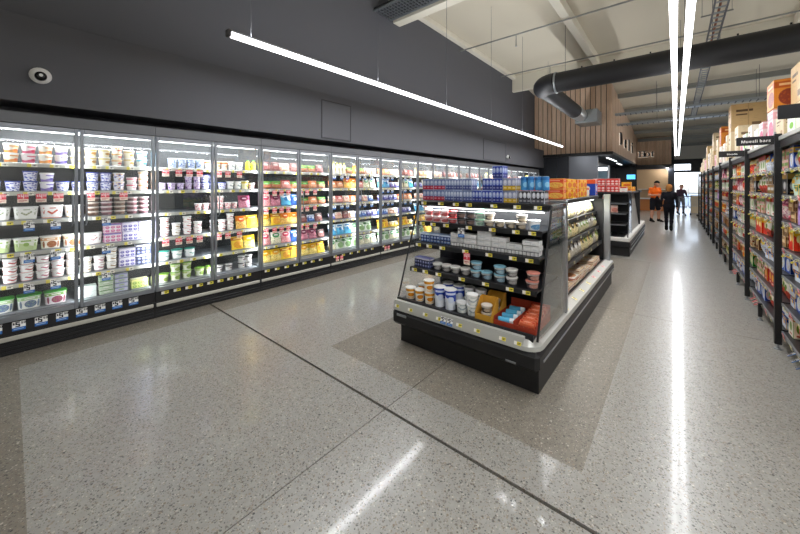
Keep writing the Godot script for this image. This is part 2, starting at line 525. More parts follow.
	des("tall_tan", "tub", Vector3(0.10, 0.078, 0.10), 7, "f6f4ec", "b89868", "8c7048", "f6f6f4", "white stacked pot with tan spray", "stacked_pot", "yoghurt")
	des("tub_greenlid", "square", Vector3(0.165, 0.13, 0.13), 9, "f0f2ec", "6a7c9c", "b8d8a0", "48b03c", "white yoghurt tub with bright green lid", "green_lid_tub", "yoghurt")
	des("tub_greenberry", "square", Vector3(0.165, 0.13, 0.13), 9, "f2ecee", "a8486c", "88b860", "48b03c", "white yoghurt tub with berries and bright green lid", "green_lid_tub", "yoghurt")
	des("pale_pack", "carton", Vector3(0.17, 0.06, 0.11), 10, "dfe6e4", "a8bab8", "c8d2d0", "e6ecea", "pale see-through dairy pack", "dairy_pack", "pack")
	des("lav_pack", "carton", Vector3(0.12, 0.05, 0.10), 2, "c6c6dc", "8c8cb8", "a0b890", "d0d0e0", "lavender and green stacked dairy pack", "dairy_pack", "pack")
	des("mint_pack", "carton", Vector3(0.12, 0.05, 0.10), 2, "c0d4b8", "7ca070", "e0e8d8", "d0dcc8", "mint green stacked dairy pack", "dairy_pack", "pack")
	des("redwhite_box", "carton", Vector3(0.13, 0.15, 0.09), 7, "f4f2ee", "d84c44", "3c9c78", "f4f2ee", "white carton with red and green print", "dairy_carton", "carton")
	des("pot_skyblue", "tub", Vector3(0.10, 0.12, 0.10), 6, "dce8f4", "3858b0", "6888d0", "e8ecf4", "tall blue and white speckled pot", "tall_pot", "yoghurt")
	des("pot_orange", "tub", Vector3(0.10, 0.11, 0.10), 2, "f4e8dc", "e88840", "d8a070", "f4efe6", "tall white pot with orange band", "tall_pot", "yoghurt")
	des("pot_plain", "tub", Vector3(0.10, 0.11, 0.10), 7, "f6f6f0", "a0b0a8", "88a0a0", "fafaf6", "tall plain white pot", "tall_pot", "yoghurt")
	des("pot_yellow", "tub", Vector3(0.10, 0.12, 0.10), 2, "f2e8b8", "d8c050", "a8b048", "f0ead0", "tall pale yellow pot", "tall_pot", "yoghurt")
	des("pot_purple", "tub", Vector3(0.085, 0.085, 0.085), 6, "d8cce4", "5c3c8c", "8868b0", "c8bcd8", "small purple patterned yoghurt pot", "patterned_yoghurt_pot", "yoghurt")
	des("pot_redsmall", "tub", Vector3(0.085, 0.09, 0.085), 6, "f4ece8", "c84050", "e08890", "f6f2f0", "small white pot with red flowers", "yoghurt_pot", "yoghurt")
	des("tub_teal", "tub", Vector3(0.125, 0.115, 0.125), 7, "f6f8f6", "b0d0c8", "90b8b0", "4cb8a4", "white round tub with teal lid", "round_tub", "yoghurt")
	des("tub_applegreen", "tub", Vector3(0.115, 0.105, 0.115), 9, "e8ecd8", "8ca84c", "b8c878", "8cc04c", "pale round tub with apple green lid", "round_tub", "yoghurt")
	des("tub_dark", "tub", Vector3(0.10, 0.085, 0.10), 2, "ecebe8", "5a5458", "7c6c70", "e4e2e0", "white round tub with dark band", "round_tub", "yoghurt")
	# cheese, meat
	des("bag_yellow", "bag", Vector3(0.17, 0.19, 0.06), 4, "f0c020", "f2d878", "e8a010", "", "bright yellow grated cheese bag", "cheese_bag", "cheese")
	des("bag_orange", "bag", Vector3(0.16, 0.19, 0.06), 4, "e88a24", "f0c468", "d86018", "", "orange grated cheese bag", "cheese_bag", "cheese")
	des("bag_gold", "bag", Vector3(0.17, 0.19, 0.06), 9, "f4d040", "e8a838", "c87820", "", "golden cheese bag with picture", "cheese_bag", "cheese")
	des("bag_bluewhite", "bag", Vector3(0.18, 0.20, 0.05), 3, "e4f0f6", "58a8d0", "2c78b4", "", "pale blue and white chilled bag", "chilled_bag", "bag")
	des("bag_pink", "bag", Vector3(0.17, 0.19, 0.05), 4, "f0c8cc", "e8a0a0", "d04860", "", "pink ham bag with clear window", "ham_bag", "ham")
	des("bag_blue", "bag", Vector3(0.17, 0.19, 0.05), 3, "4a7cc0", "2c54a0", "e8eef4", "", "mid blue chilled bag", "chilled_bag", "bag")
	des("bag_mauve", "bag", Vector3(0.17, 0.18, 0.05), 4, "a84868", "c88090", "702440", "", "dark red salami bag", "ham_bag", "ham")
	des("bag_white", "bag", Vector3(0.17, 0.19, 0.05), 4, "f2f2ea", "e8e0c0", "58a064", "", "white chilled bag with green label", "chilled_bag", "bag")
	des("bag_greenwhite", "bag", Vector3(0.18, 0.19, 0.05), 9, "e4ecdc", "88a870", "50884c", "", "pale green chilled bag with picture", "chilled_bag", "bag")
	des("pack_green", "pack", Vector3(0.17, 0.12, 0.03), 4, "3c8c3c", "b86850", "58b048", "", "green topped sliced meat pack", "meat_pack", "meat")
	des("pack_dark", "pack", Vector3(0.16, 0.15, 0.03), 4, "3a3438", "8c5450", "a89088", "", "dark sliced meat pack", "meat_pack", "meat")
	des("pack_red", "pack", Vector3(0.17, 0.13, 0.03), 4, "b83838", "d88880", "f0e0d8", "", "red sliced meat pack", "meat_pack", "meat")
	des("pack_orange", "pack", Vector3(0.17, 0.13, 0.03), 4, "e07838", "e8a070", "f4e8d8", "", "orange smoked fish pack", "meat_pack", "meat")
	des("pack_cream", "pack", Vector3(0.16, 0.13, 0.03), 4, "f0ece0", "e0c0a8", "c86058", "", "cream sliced meat pack with red label", "meat_pack", "meat")
	des("pack_purple", "pack", Vector3(0.15, 0.12, 0.03), 3, "d8d8e8", "7878b0", "504c90", "", "white and purple cheese pack", "cheese_pack", "cheese")
	des("pack_blue", "pack", Vector3(0.15, 0.12, 0.03), 3, "e8eef4", "6888c0", "3858a0", "", "white and blue cheese pack", "cheese_pack", "cheese")
	des("pack_yellow", "pack", Vector3(0.15, 0.12, 0.03), 3, "f2ecc8", "e8c858", "c89030", "", "pale yellow cheese pack", "cheese_pack", "cheese")
	des("btl_cream", "bottle", Vector3(0.075, 0.2, 0.075), 2, "f6f4e4", "e8dc90", "c8b858", "e8d860", "cream bottle with yellow cap", "dairy_bottle", "bottle")
	des("btl_orange", "bottle", Vector3(0.075, 0.2, 0.075), 2, "f0a850", "e88020", "f8e8c8", "f0f0e8", "orange juice bottle with white cap", "dairy_bottle", "bottle")
	des("btl_lemon", "bottle", Vector3(0.07, 0.15, 0.07), 2, "f0e040", "d8c020", "60a040", "48a048", "lemon yellow squeeze bottle", "dairy_bottle", "bottle")
	# island
	des("dip_red", "tub", Vector3(0.095, 0.062, 0.095), 9, "403438", "b84848", "f0d8d8", "d84848", "dark dip tub with red lid", "dip_tub", "dip")
	des("dip_pink", "tub", Vector3(0.095, 0.062, 0.095), 9, "e8d0d0", "b86060", "d88080", "f0e4e4", "pink dip tub with white lid", "dip_tub", "dip")
	des("dip_mint", "tub", Vector3(0.095, 0.062, 0.095), 9, "c8d8c8", "90b0a0", "5c6c60", "b8e8cc", "dip tub with mint green lid", "dip_tub", "dip")
	des("dip_black", "tub", Vector3(0.095, 0.062, 0.095), 9, "343236", "887068", "504c4c", "28282c", "black dip tub with black lid", "dip_tub", "dip")
	des("dip_beige", "tub", Vector3(0.095, 0.062, 0.095), 9, "4c4844", "b8a890", "e0d8c8", "dcd4c8", "dark dip tub with beige lid", "dip_tub", "dip")
	des("dip_sky", "tub", Vector3(0.105, 0.085, 0.105), 9, "e8eef4", "5890c0", "f4f4f4", "eef2f4", "white dip tub with sky blue picture", "dip_tub", "dip")
	des("dip_white", "tub", Vector3(0.10, 0.065, 0.10), 9, "3c3c40", "989490", "d8d8d4", "ecebe6", "dark dip tub with white lid", "dip_tub", "dip")
	des("dip_bluelid", "tub", Vector3(0.105, 0.07, 0.105), 9, "48484c", "88a8b8", "d8d8d4", "8cc4d8", "dark dip tub with pale blue lid", "dip_tub", "dip")
	des("dip_coral", "tub", Vector3(0.105, 0.065, 0.105), 9, "484044", "c08878", "e8d0c8", "e89888", "dark dip tub with coral lid", "dip_tub", "dip")
	des("dip_yellow", "tub", Vector3(0.095, 0.06, 0.095), 9, "d8d890", "a8a840", "f0f0c8", "e8e8b8", "pale yellow dip tub", "dip_tub", "dip")
	des("blue_multi", "carton", Vector3(0.12, 0.095, 0.09), 8, "2c4078", "88a0c8", "d0dcec", "90a8d0", "blue cheese snack multipack", "snack_multipack", "multipack")
	des("black_multi", "carton", Vector3(0.10, 0.10, 0.09), 8, "24283c", "6870a0", "b8b8c8", "5860a0", "dark blue dessert multipack", "snack_multipack", "multipack")
	des("cream_box", "carton", Vector3(0.14, 0.042, 0.10), 10, "e6e6e4", "aab0b8", "c4c8cc", "f0f0ee", "white cream cheese box", "cream_cheese_box", "box")
	des("spread_gold", "tub", Vector3(0.105, 0.115, 0.105), 2, "f4eede", "e09820", "d88818", "f6f4ee", "white spread tub with golden band", "spread_tub", "tub")
	des("jar_blue", "tub", Vector3(0.115, 0.19, 0.115), 3, "2848b0", "e8ecf4", "d8e0f0", "f6f6f6", "tall blue jar with white lid", "cream_jar", "jar")
	des("jar_white", "tub", Vector3(0.105, 0.095, 0.105), 7, "eef0ee", "b8c4c8", "98a8b0", "f8f8f6", "white cream tub with white lid", "cream_tub", "tub")
	des("disp_yellow", "carton", Vector3(0.15, 0.16, 0.14), 4, "e8a818", "c87828", "f0d8a0", "d89820", "yellow cardboard display box", "display_box", "box")
	des("sausage_red", "pack", Vector3(0.19, 0.07, 0.04), 4, "c03820", "d86840", "e89070", "", "red sausage pack", "sausage_pack", "meat")
	des("roll_blue", "can", Vector3(0.05, 0.13, 0.05), 2, "58b0d8", "e8f0f4", "3880b0", "88c8e0", "pale blue wrapped cheese roll", "cheese_roll", "cheese")
	des("top_red", "carton", Vector3(0.145, 0.115, 0.12), 14, "6878a8", "a8b4d0", "b02c44", "88909c", "red and blue dessert carton", "dessert_carton", "carton")
	des("top_blue", "carton", Vector3(0.105, 0.115, 0.12), 14, "7484b0", "b8c4dc", "404c88", "8c94ac", "slate blue dessert carton", "dessert_carton", "carton")
	des("top_navy", "carton", Vector3(0.105, 0.115, 0.12), 14, "3448a8", "a0b0d8", "202c78", "98a0b8", "royal blue dessert carton", "dessert_carton", "carton")
	des("top_gold", "carton", Vector3(0.125, 0.115, 0.12), 14, "8890b0", "c0c4d4", "c09c20", "a0a4a8", "gold and grey dessert carton", "dessert_carton", "carton")
	des("top_black", "carton", Vector3(0.11, 0.115, 0.12), 14, "2c2c34", "c8ccd4", "484850", "50545c", "black dessert carton with pale shapes", "dessert_carton", "carton")
	des("can_blue", "can", Vector3(0.062, 0.125, 0.062), 2, "4890c8", "3070b0", "88c0e0", "c8d8e0", "light blue drink can", "drink_can", "can")
	des("case_redwhite", "carton", Vector3(0.13, 0.13, 0.2), 2, "f2ece8", "d85040", "e8e0dc", "d8503c", "white snack case with red top", "snack_case", "case")
	des("case_yellow", "carton", Vector3(0.2, 0.12, 0.2), 9, "f0c428", "d86828", "e88818", "e8b820", "yellow snack case with orange picture", "snack_case", "case")
	des("case_orange", "carton", Vector3(0.14, 0.12, 0.2), 9, "e86838", "f0c058", "d84828", "e07040", "orange snack case", "snack_case", "case")
	des("case_blue", "carton", Vector3(0.3, 0.26, 0.22), 2, "2448b0", "e86030", "f0e0e0", "3858b8", "bright blue snack case with white badge", "snack_case", "case")
	des("case_red", "carton", Vector3(0.26, 0.16, 0.22), 8, "d83838", "f0c8c0", "e05048", "d84848", "red snack case", "snack_case", "case")
	des("pizza", "carton", Vector3(0.27, 0.04, 0.27), 9, "d8b890", "e8e0d0", "8c4838", "e8d4b4", "flat kraft pizza box", "pizza_box", "pizza")
	des("pizza_white", "carton", Vector3(0.27, 0.04, 0.27), 9, "e8e2d6", "c88858", "a83c30", "", "flat white pizza box", "pizza_box", "pizza")
	des("pasta_green", "bag", Vector3(0.185, 0.2, 0.06), 4, "b8c058", "e8dca8", "5c7c34", "", "green and cream fresh pasta bag", "pasta_bag", "pasta")
	des("pasta_gold", "bag", Vector3(0.185, 0.2, 0.06), 4, "d8c080", "e8d8a0", "4c4430", "", "golden fresh pasta bag", "pasta_bag", "pasta")
	des("pasta_dark", "bag", Vector3(0.185, 0.19, 0.06), 4, "3c3c40", "b0a898", "e8e8e4", "", "charcoal fresh pasta bag", "pasta_bag", "pasta")
	des("salad_white", "bag", Vector3(0.185, 0.16, 0.09), 4, "eeece4", "d0c8a0", "88a058", "", "plump white chilled bag", "salad_bag", "bag")
	des("pink_pack", "bag", Vector3(0.15, 0.17, 0.05), 9, "e8b8a8", "c87868", "f0d8d0", "", "pink chicken bag", "chicken_bag", "meat")
	# dry goods
	var dry := [["green", "1f8a2c", "d8d8b0", "f0b810"], ["yellow", "f2b808", "d83018", "f4e4b0"], ["red", "bc1820", "ecd8c8", "f0b428"], ["blue", "1c48a4", "d4dcec", "f0bc3c"], ["purple", "54207c", "b890cc", "e8c8e4"], ["white", "e8e2d8", "b83c2c", "6c9440"], ["orange", "e46010", "f0d8b0", "a02414"], ["pink", "d8647c", "f0dcd8", "901c4c"], ["brown", "64381c", "c49860", "e8cc9c"], ["teal", "0c6854", "c0d8cc", "ecc040"], ["cream", "dcc89c", "a06c34", "7c3420"], ["black", "1c1a1c", "b48c3c", "c8c8c8"]]
	for q in dry:
		des("box_" + q[0], "carton", Vector3(0.16, 0.215, 0.07), [9, 3, 2][dry.find(q) % 3], q[1], q[2], q[3], q[1], q[0] + " cereal box", "cereal_box", "cereal")
		des("bars_" + q[0], "carton", Vector3(0.15, 0.102, 0.10), [3, 9, 5][dry.find(q) % 3], q[1], q[2], q[3], q[1], q[0] + " muesli bar box", "muesli_bar_box", "box")
		des("snack_" + q[0], "bag", Vector3(0.17, 0.215, 0.08), [4, 9, 3][dry.find(q) % 3], q[1], q[2], q[3], "", q[0] + " snack bag", "snack_bag", "snack")
	# overstock cartons
	des("carton_kraft", "carton", Vector3(0.4, 0.3, 0.3), 10, "c8a878", "5c4834", "786048", "d0b084", "kraft cardboard carton", "cardboard_carton", "carton")
	des("carton_pale", "carton", Vector3(0.3, 0.3, 0.3), 10, "dcc8a4", "7c6448", "b89870", "e0cca8", "pale cardboard carton", "cardboard_carton", "carton")
	des("carton_orange", "carton", Vector3(0.3, 0.3, 0.3), 9, "d88830", "8c3c24", "b85820", "d89840", "orange printed carton", "cardboard_carton", "carton")
	des("carton_white", "carton", Vector3(0.3, 0.3, 0.3), 10, "ece4d8", "8c7c74", "c8506c", "ece6dc", "white printed carton", "cardboard_carton", "carton")
	des("carton_green", "carton", Vector3(0.3, 0.3, 0.3), 2, "f0f0ec", "e0e0dc", "7cc038", "f0f0ec", "white carton with lime green panel", "cardboard_carton", "carton")
	des("carton_pink", "carton", Vector3(0.3, 0.3, 0.3), 9, "f0e0e0", "d87090", "e8b0b8", "f0e4e4", "white carton with pink print", "cardboard_carton", "carton")
	# tickets
	art("ticket_blue", 11, Color("f6f6f4"), Color("2f6fc0"), Color("20242c"))
	art("ticket_red", 12, Color("e04858"), Color("c04850"), Color("f4e2d0"))
	art("ticket_yellow", 13, Color("f0e04c"), Color("f4f2ea"), Color("3c3830"))
	art("ticket_white", 13, Color("f2efe2"), Color("e6d860"), Color("48443c"))
	art("poster", 9, Color("c8d8e4"), Color("7890a8"), Color("e8ece8"))
	atlas_mat = mat("printed_packaging", Color.WHITE, 0.45, 0.0, 0.35)
	atlas_mat.albedo_texture = tex(atlas)

func ticket_mesh(n: String, w: float, h: float) -> Mesh:
	var k := "t%s%.3f%.3f" % [n, w, h]
	if not cache.has(k):
		var st := new_st()
		add_box(st, Vector3.ZERO, Vector3(w, h, 0.002), 0.0, cell(n), Rect2(cell(n).get_center(), Vector2.ZERO))
		cache[k] = st.commit()
	return cache[k]

func area(n: String, at: Vector3, towards: Vector3, sx: float, sy: float, long_axis: Vector3, watts: float, c := Color.WHITE) -> void:
	var l := AreaLight3D.new()
	l.name = numbered(n)
	add_child(l)
	var z := -towards.normalized()
	var x := long_axis.normalized()
	l.transform = Transform3D(Basis(x, z.cross(x), z), at)
	l.area_size = Vector2(sx, sy)
	l.area_normalize_energy = true
	l.light_energy = watts / (PI * PI)
	l.light_color = c
	l.shadow_enabled = true
	l.area_range = 60.0
	l.area_attenuation = 2.0

# ------------------------------------------------------------------ the scene
const YAW := 40.08
const FOCAL := 328.0
const EXPOSURE := 1.55
const NEAR_D := -4.0
const FAR_D := 31.0
const WALL_X := -5.2
const RIGHT_X := 9.0

func _ready() -> void:
	rng.seed = 7
	# camera: level, turned towards the fridges, lens shifted down
	var cam := Camera3D.new()
	cam.name = "camera"
	add_child(cam)
	cam.projection = Camera3D.PROJECTION_FRUSTUM
	cam.near = 0.05
	cam.far = 200.0
	cam.size = 534.0 / FOCAL * cam.near
	cam.frustum_offset = Vector2(0, -82.0 / FOCAL * cam.near)
	cam.position = Vector3(0, 1.6, 0)
	cam.rotation_degrees = Vector3(0, YAW, 0)
	cam.current = true
	# sky seen through the shop front
	var env := Environment.new()
	env.background_mode = Environment.BG_SKY
	var sky := Sky.new()
	var sm := ProceduralSkyMaterial.new()
	sm.sky_top_color = Color(0.62, 0.74, 0.9)
	sm.sky_horizon_color = Color(0.92, 0.95, 0.98)
	sm.ground_bottom_color = Color(0.5, 0.5, 0.48)
	sm.ground_horizon_color = Color(0.85, 0.86, 0.86)
	sm.sky_energy_multiplier = 1.6
	sm.ground_energy_multiplier = 1.2
	sky.sky_material = sm
	env.sky = sky
	env.tonemap_mode = Environment.TONE_MAPPER_LINEAR
	env.tonemap_exposure = EXPOSURE
	env.sdfgi_enabled = true
	env.ssao_enabled = true
	env.ssil_enabled = true
	var we := WorldEnvironment.new()
	we.name = "world"
	we.environment = env
	add_child(we)
	# the long suspended tubes: one by the fridges, a pair over the aisle
	var tube_c := Color(0.985, 0.99, 1.0)
	for q in [[-3.56, 3.175, 8.0, 13.0, 120.0, 0.75], [-0.017, 3.09, 9.2, 24.4, 85.0, 0.25], [0.094, 3.09, 9.2, 24.4, 85.0, 0.25], [3.65, 3.09, 10.0, 24.4, 170.0, 0.3], [7.1, 3.09, 10.0, 24.4, 170.0, 0.3]]:
		area("tube_light_down", P(q[0], q[1] - 0.045, q[2]), Vector3.DOWN, q[3], 0.056, Vector3.FORWARD, q[4], tube_c)
		area("tube_light_up", P(q[0], q[1] + 0.05, q[2]), Vector3.UP, q[3], 0.056, Vector3.FORWARD, q[4] * q[5], tube_c)
	materials()
	designs()
	setting()
	overhead()
	for k in 12: fridge(k)
	stock_fridges()
	island()
	stock_island()
	second_island()
	gondola()
	overstock()
	far_end()
	people()

func materials() -> void:
	mat("graphite_paint", Color("56575d"), 0.7)
	mat("graphite_dark", Color("37383c"), 0.7)
	mat("ceiling_cream", Color("c9c2b0"), 0.85)
	mat("beam_cream", Color("dcd7c8"), 0.7)
	mat("black", Color("141416"), 0.45)
	mat("black_gloss", Color("101216"), 0.22)
	mat("duct_black", Color("1c1d21"), 0.5)
	mat("foil", Color("d5d8da"), 0.3, 0.85)
	mat("steel", Color("a9adb2"), 0.32, 0.9)
	mat("dark_steel", Color("6c6f74"), 0.33, 0.85)
	mat("galvanised", Color("9aa0a4"), 0.42, 0.85)
	mat("door_alu", Color("8c9096"), 0.35, 0.6)
	mat("header_grey", Color("6a6c70"), 0.45, 0.3)
	mat("inner_grey", Color("1d1f22"), 0.5)
	mat("shelf_steel", Color("8f949b"), 0.4, 0.2)
	mat("ticket_rail", Color("bdbdb2"), 0.4)
	mat("bumper", Color("b9b6ac"), 0.4)
	mat("rail_grey", Color("b4b4ae"), 0.35, 0.2)
	mat("gondola_rail", Color("77797c"), 0.4)
	mat("shelf_black", Color("1b1c20"), 0.4)
	mat("white_paint", Color("dedcd6"), 0.7)
	mat("joint", Color("3a352d"), 0.9)
	mat("pipe_grey", Color("8d8f8c"), 0.5, 0.4)
	mat("copper", Color("8c5238"), 0.5, 0.5)
	mat("cable", Color("55565a"), 0.6)
	mat("camera_white", Color("e6e6e4"), 0.35)
	mat("lens_black", Color("0c0c0e"), 0.1)
	mat("sign_black", Color("18181b"), 0.5)
	mat("sign_white", Color("f2f2ee"), 0.5)
	mat("tan_board", Color("c2a27c"), 0.6)
	mat("navy_board", Color("1c2028"), 0.35)
	glow("tube_glow", Color(0.99, 0.99, 1.0), 4.0)
	glow("case_led", Color(0.97, 0.99, 1.0), 2.5)
	glow("screen_glow", Color(0.35, 0.72, 0.95), 1.0)
	glow("letter_halo", Color(1.0, 0.98, 0.94), 0.4)
	var g := mat("glass", Color(0.35, 0.4, 0.4, 0.02), 0.01)
	g.transparency = BaseMaterial3D.TRANSPARENCY_ALPHA
	var g2 := mat("case_glass", Color(0.4, 0.45, 0.44, 0.08), 0.02)
	g2.transparency = BaseMaterial3D.TRANSPARENCY_ALPHA
	var ro := noise_img(512, 0.012, 3, Color(0.94, 0.94, 0.94), Color(1, 1, 1), 4)
	floor_mat("polished_concrete", terrazzo(11, Color("9d9b95"), Color("8e8c86"), 17000), ro, 0.32)
	M["polished_concrete"].metallic_specular = 0.52
	M["polished_concrete"].clearcoat_enabled = true
	M["polished_concrete"].clearcoat = 0.3
	M["polished_concrete"].clearcoat_roughness = 0.085
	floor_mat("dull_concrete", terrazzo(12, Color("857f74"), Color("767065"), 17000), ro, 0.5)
	wood_mat("wood_pale", Color("e4ccb6"), Color("ccae94"), 21)
	wood_mat("wood_pale_b", Color("d8bda4"), Color("c2a288"), 22)

func setting() -> void:
	# floor: cast bays with real joints between them; ground finish stops short of the fixed cases
	var f := struct("floor")
	slab("joint_bed", M["joint"], f, Vector3(WALL_X - 0.6, -0.16, NEAR_D), Vector3(RIGHT_X, -0.015, FAR_D + 3))
	var xs := [WALL_X - 0.6, -4.41, -2.62, -1.59, -0.40, 3.2, RIGHT_X]
	var ds := [NEAR_D, 0.05, 1.73, 2.05, 4.99, 8.6, 12.4, 16.2, 20.2, 24.4, FAR_D + 3]
	var x_joint := {-1.59: 0.003, 3.2: 0.003}
	var d_joint := {1.73: 0.011, 4.99: 0.003, 8.6: 0.003, 12.4: 0.003, 16.2: 0.003, 20.2: 0.003, 24.4: 0.003}
	for i in xs.size() - 1:
		for j in ds.size() - 1:
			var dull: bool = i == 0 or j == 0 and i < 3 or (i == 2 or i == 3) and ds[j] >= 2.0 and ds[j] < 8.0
			var a := Vector3(xs[i] + x_joint.get(xs[i], 0.0), -0.12, ds[j] + d_joint.get(ds[j], 0.0))
			var b := Vector3(xs[i + 1] - x_joint.get(xs[i + 1], 0.0), 0.0, ds[j + 1] - d_joint.get(ds[j + 1], 0.0))
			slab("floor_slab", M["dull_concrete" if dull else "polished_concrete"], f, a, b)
	# left wall: recessed upper face, bulkhead over the fridges with a shadow gap below it
	var wl := struct("wall_left")
	slab("upper_wall", M["graphite_paint"], wl, Vector3(WALL_X - 0.5, 2.3, NEAR_D), Vector3(WALL_X, 6.4, 18.0))
	slab("back_of_cases", M["graphite_dark"], wl, Vector3(WALL_X - 0.5, 0.0, NEAR_D), Vector3(WALL_X - 0.32, 2.3, 18.0))
	slab("bulkhead", M["graphite_paint"], wl, Vector3(WALL_X, 2.395, NEAR_D), Vector3(-4.76, 3.22, 16.2), 0.004)
	for q in [[3.53, 4.18], [9.85, 11.6]]:
		slab("access_panel", M["graphite_paint"], wl, Vector3(-4.77, 2.44, q[0]), Vector3(-4.754, 3.09, q[1]), 0.003)
		for e in [[2.425, 2.437, q[0] - 0.015, q[1] + 0.015], [3.093, 3.105, q[0] - 0.015, q[1] + 0.015], [2.437, 3.093, q[0] - 0.015, q[0] - 0.003], [2.437, 3.093, q[1] + 0.003, q[1] + 0.015]]:
			slab("panel_edge", M["graphite_dark"], wl, Vector3(-4.77, e[0], e[2]), Vector3(-4.752, e[1], e[3]))
	# outer walls
	var wf := struct("wall_front")
	slab("wall_face", M["white_paint"], wf, Vector3(WALL_X - 0.5, 0, NEAR_D - 0.2), Vector3(RIGHT_X + 0.2, 6.4, NEAR_D))
	var wr := struct("wall_right")
	slab("wall_face", M["white_paint"], wr, Vector3(RIGHT_X, 0, NEAR_D), Vector3(RIGHT_X + 0.2, 6.4, FAR_D + 0.2))
	# roof: flat over the near half, falling towards the shop front
	var c := struct("ceiling")
	slab("roof_sheet", M["ceiling_cream"], c, Vector3(WALL_X - 0.5, 6.1, NEAR_D - 0.2), Vector3(RIGHT_X + 0.2, 6.3, 14.0))
	part("roof_sheet", plate([Vector3(-8, 0, 0), Vector3(9.2, 0, 0), Vector3(9.2, -1.62, -17.2), Vector3(-8, -1.62, -17.2)], Vector3(0, 0.2, 0)), M["ceiling_cream"], c, P(0, 6.1, 14.0))
	# deep beams across the roof
	for d in [1.5, 13.4]:
		slab("cross_beam", M["beam_cream"], c, Vector3(WALL_X, 5.72 if d < 13.0 else 5.45, d), Vector3(RIGHT_X, 6.1, d + 0.16), 0.01)
	for d in [17.5, 20.0, 22.5, 25.0, 27.5, 30.0]:
		var top: float = 6.1 - (d - 14.0) * 0.0942
		slab("cross_beam", M["pipe_grey"], c, Vector3(-2.0, top - 0.3, d), Vector3(RIGHT_X, top - 0.1, d + 0.12), 0.01)
	# purlins along the aisle
	for x in [-2.15, 2.5, 5.6]:
		slab("purlin", M["beam_cream"], c, Vector3(x - 0.1, 5.84, NEAR_D), Vector3(x + 0.1, 6.1, 14.0), 0.01)
	slab("wall_plate", M["beam_cream"], c, Vector3(WALL_X, 5.95, NEAR_D), Vector3(WALL_X + 0.16, 6.1, 13.4), 0.01)

func hanger(o: Node3D, x: float, d: float, y0: float, y1: float, r := 0.004) -> void:
	part("hanger", tube([Vector3.ZERO, Vector3(0, y1 - y0, 0)], r, 5), M["cable"], o, P(x, y0, d))

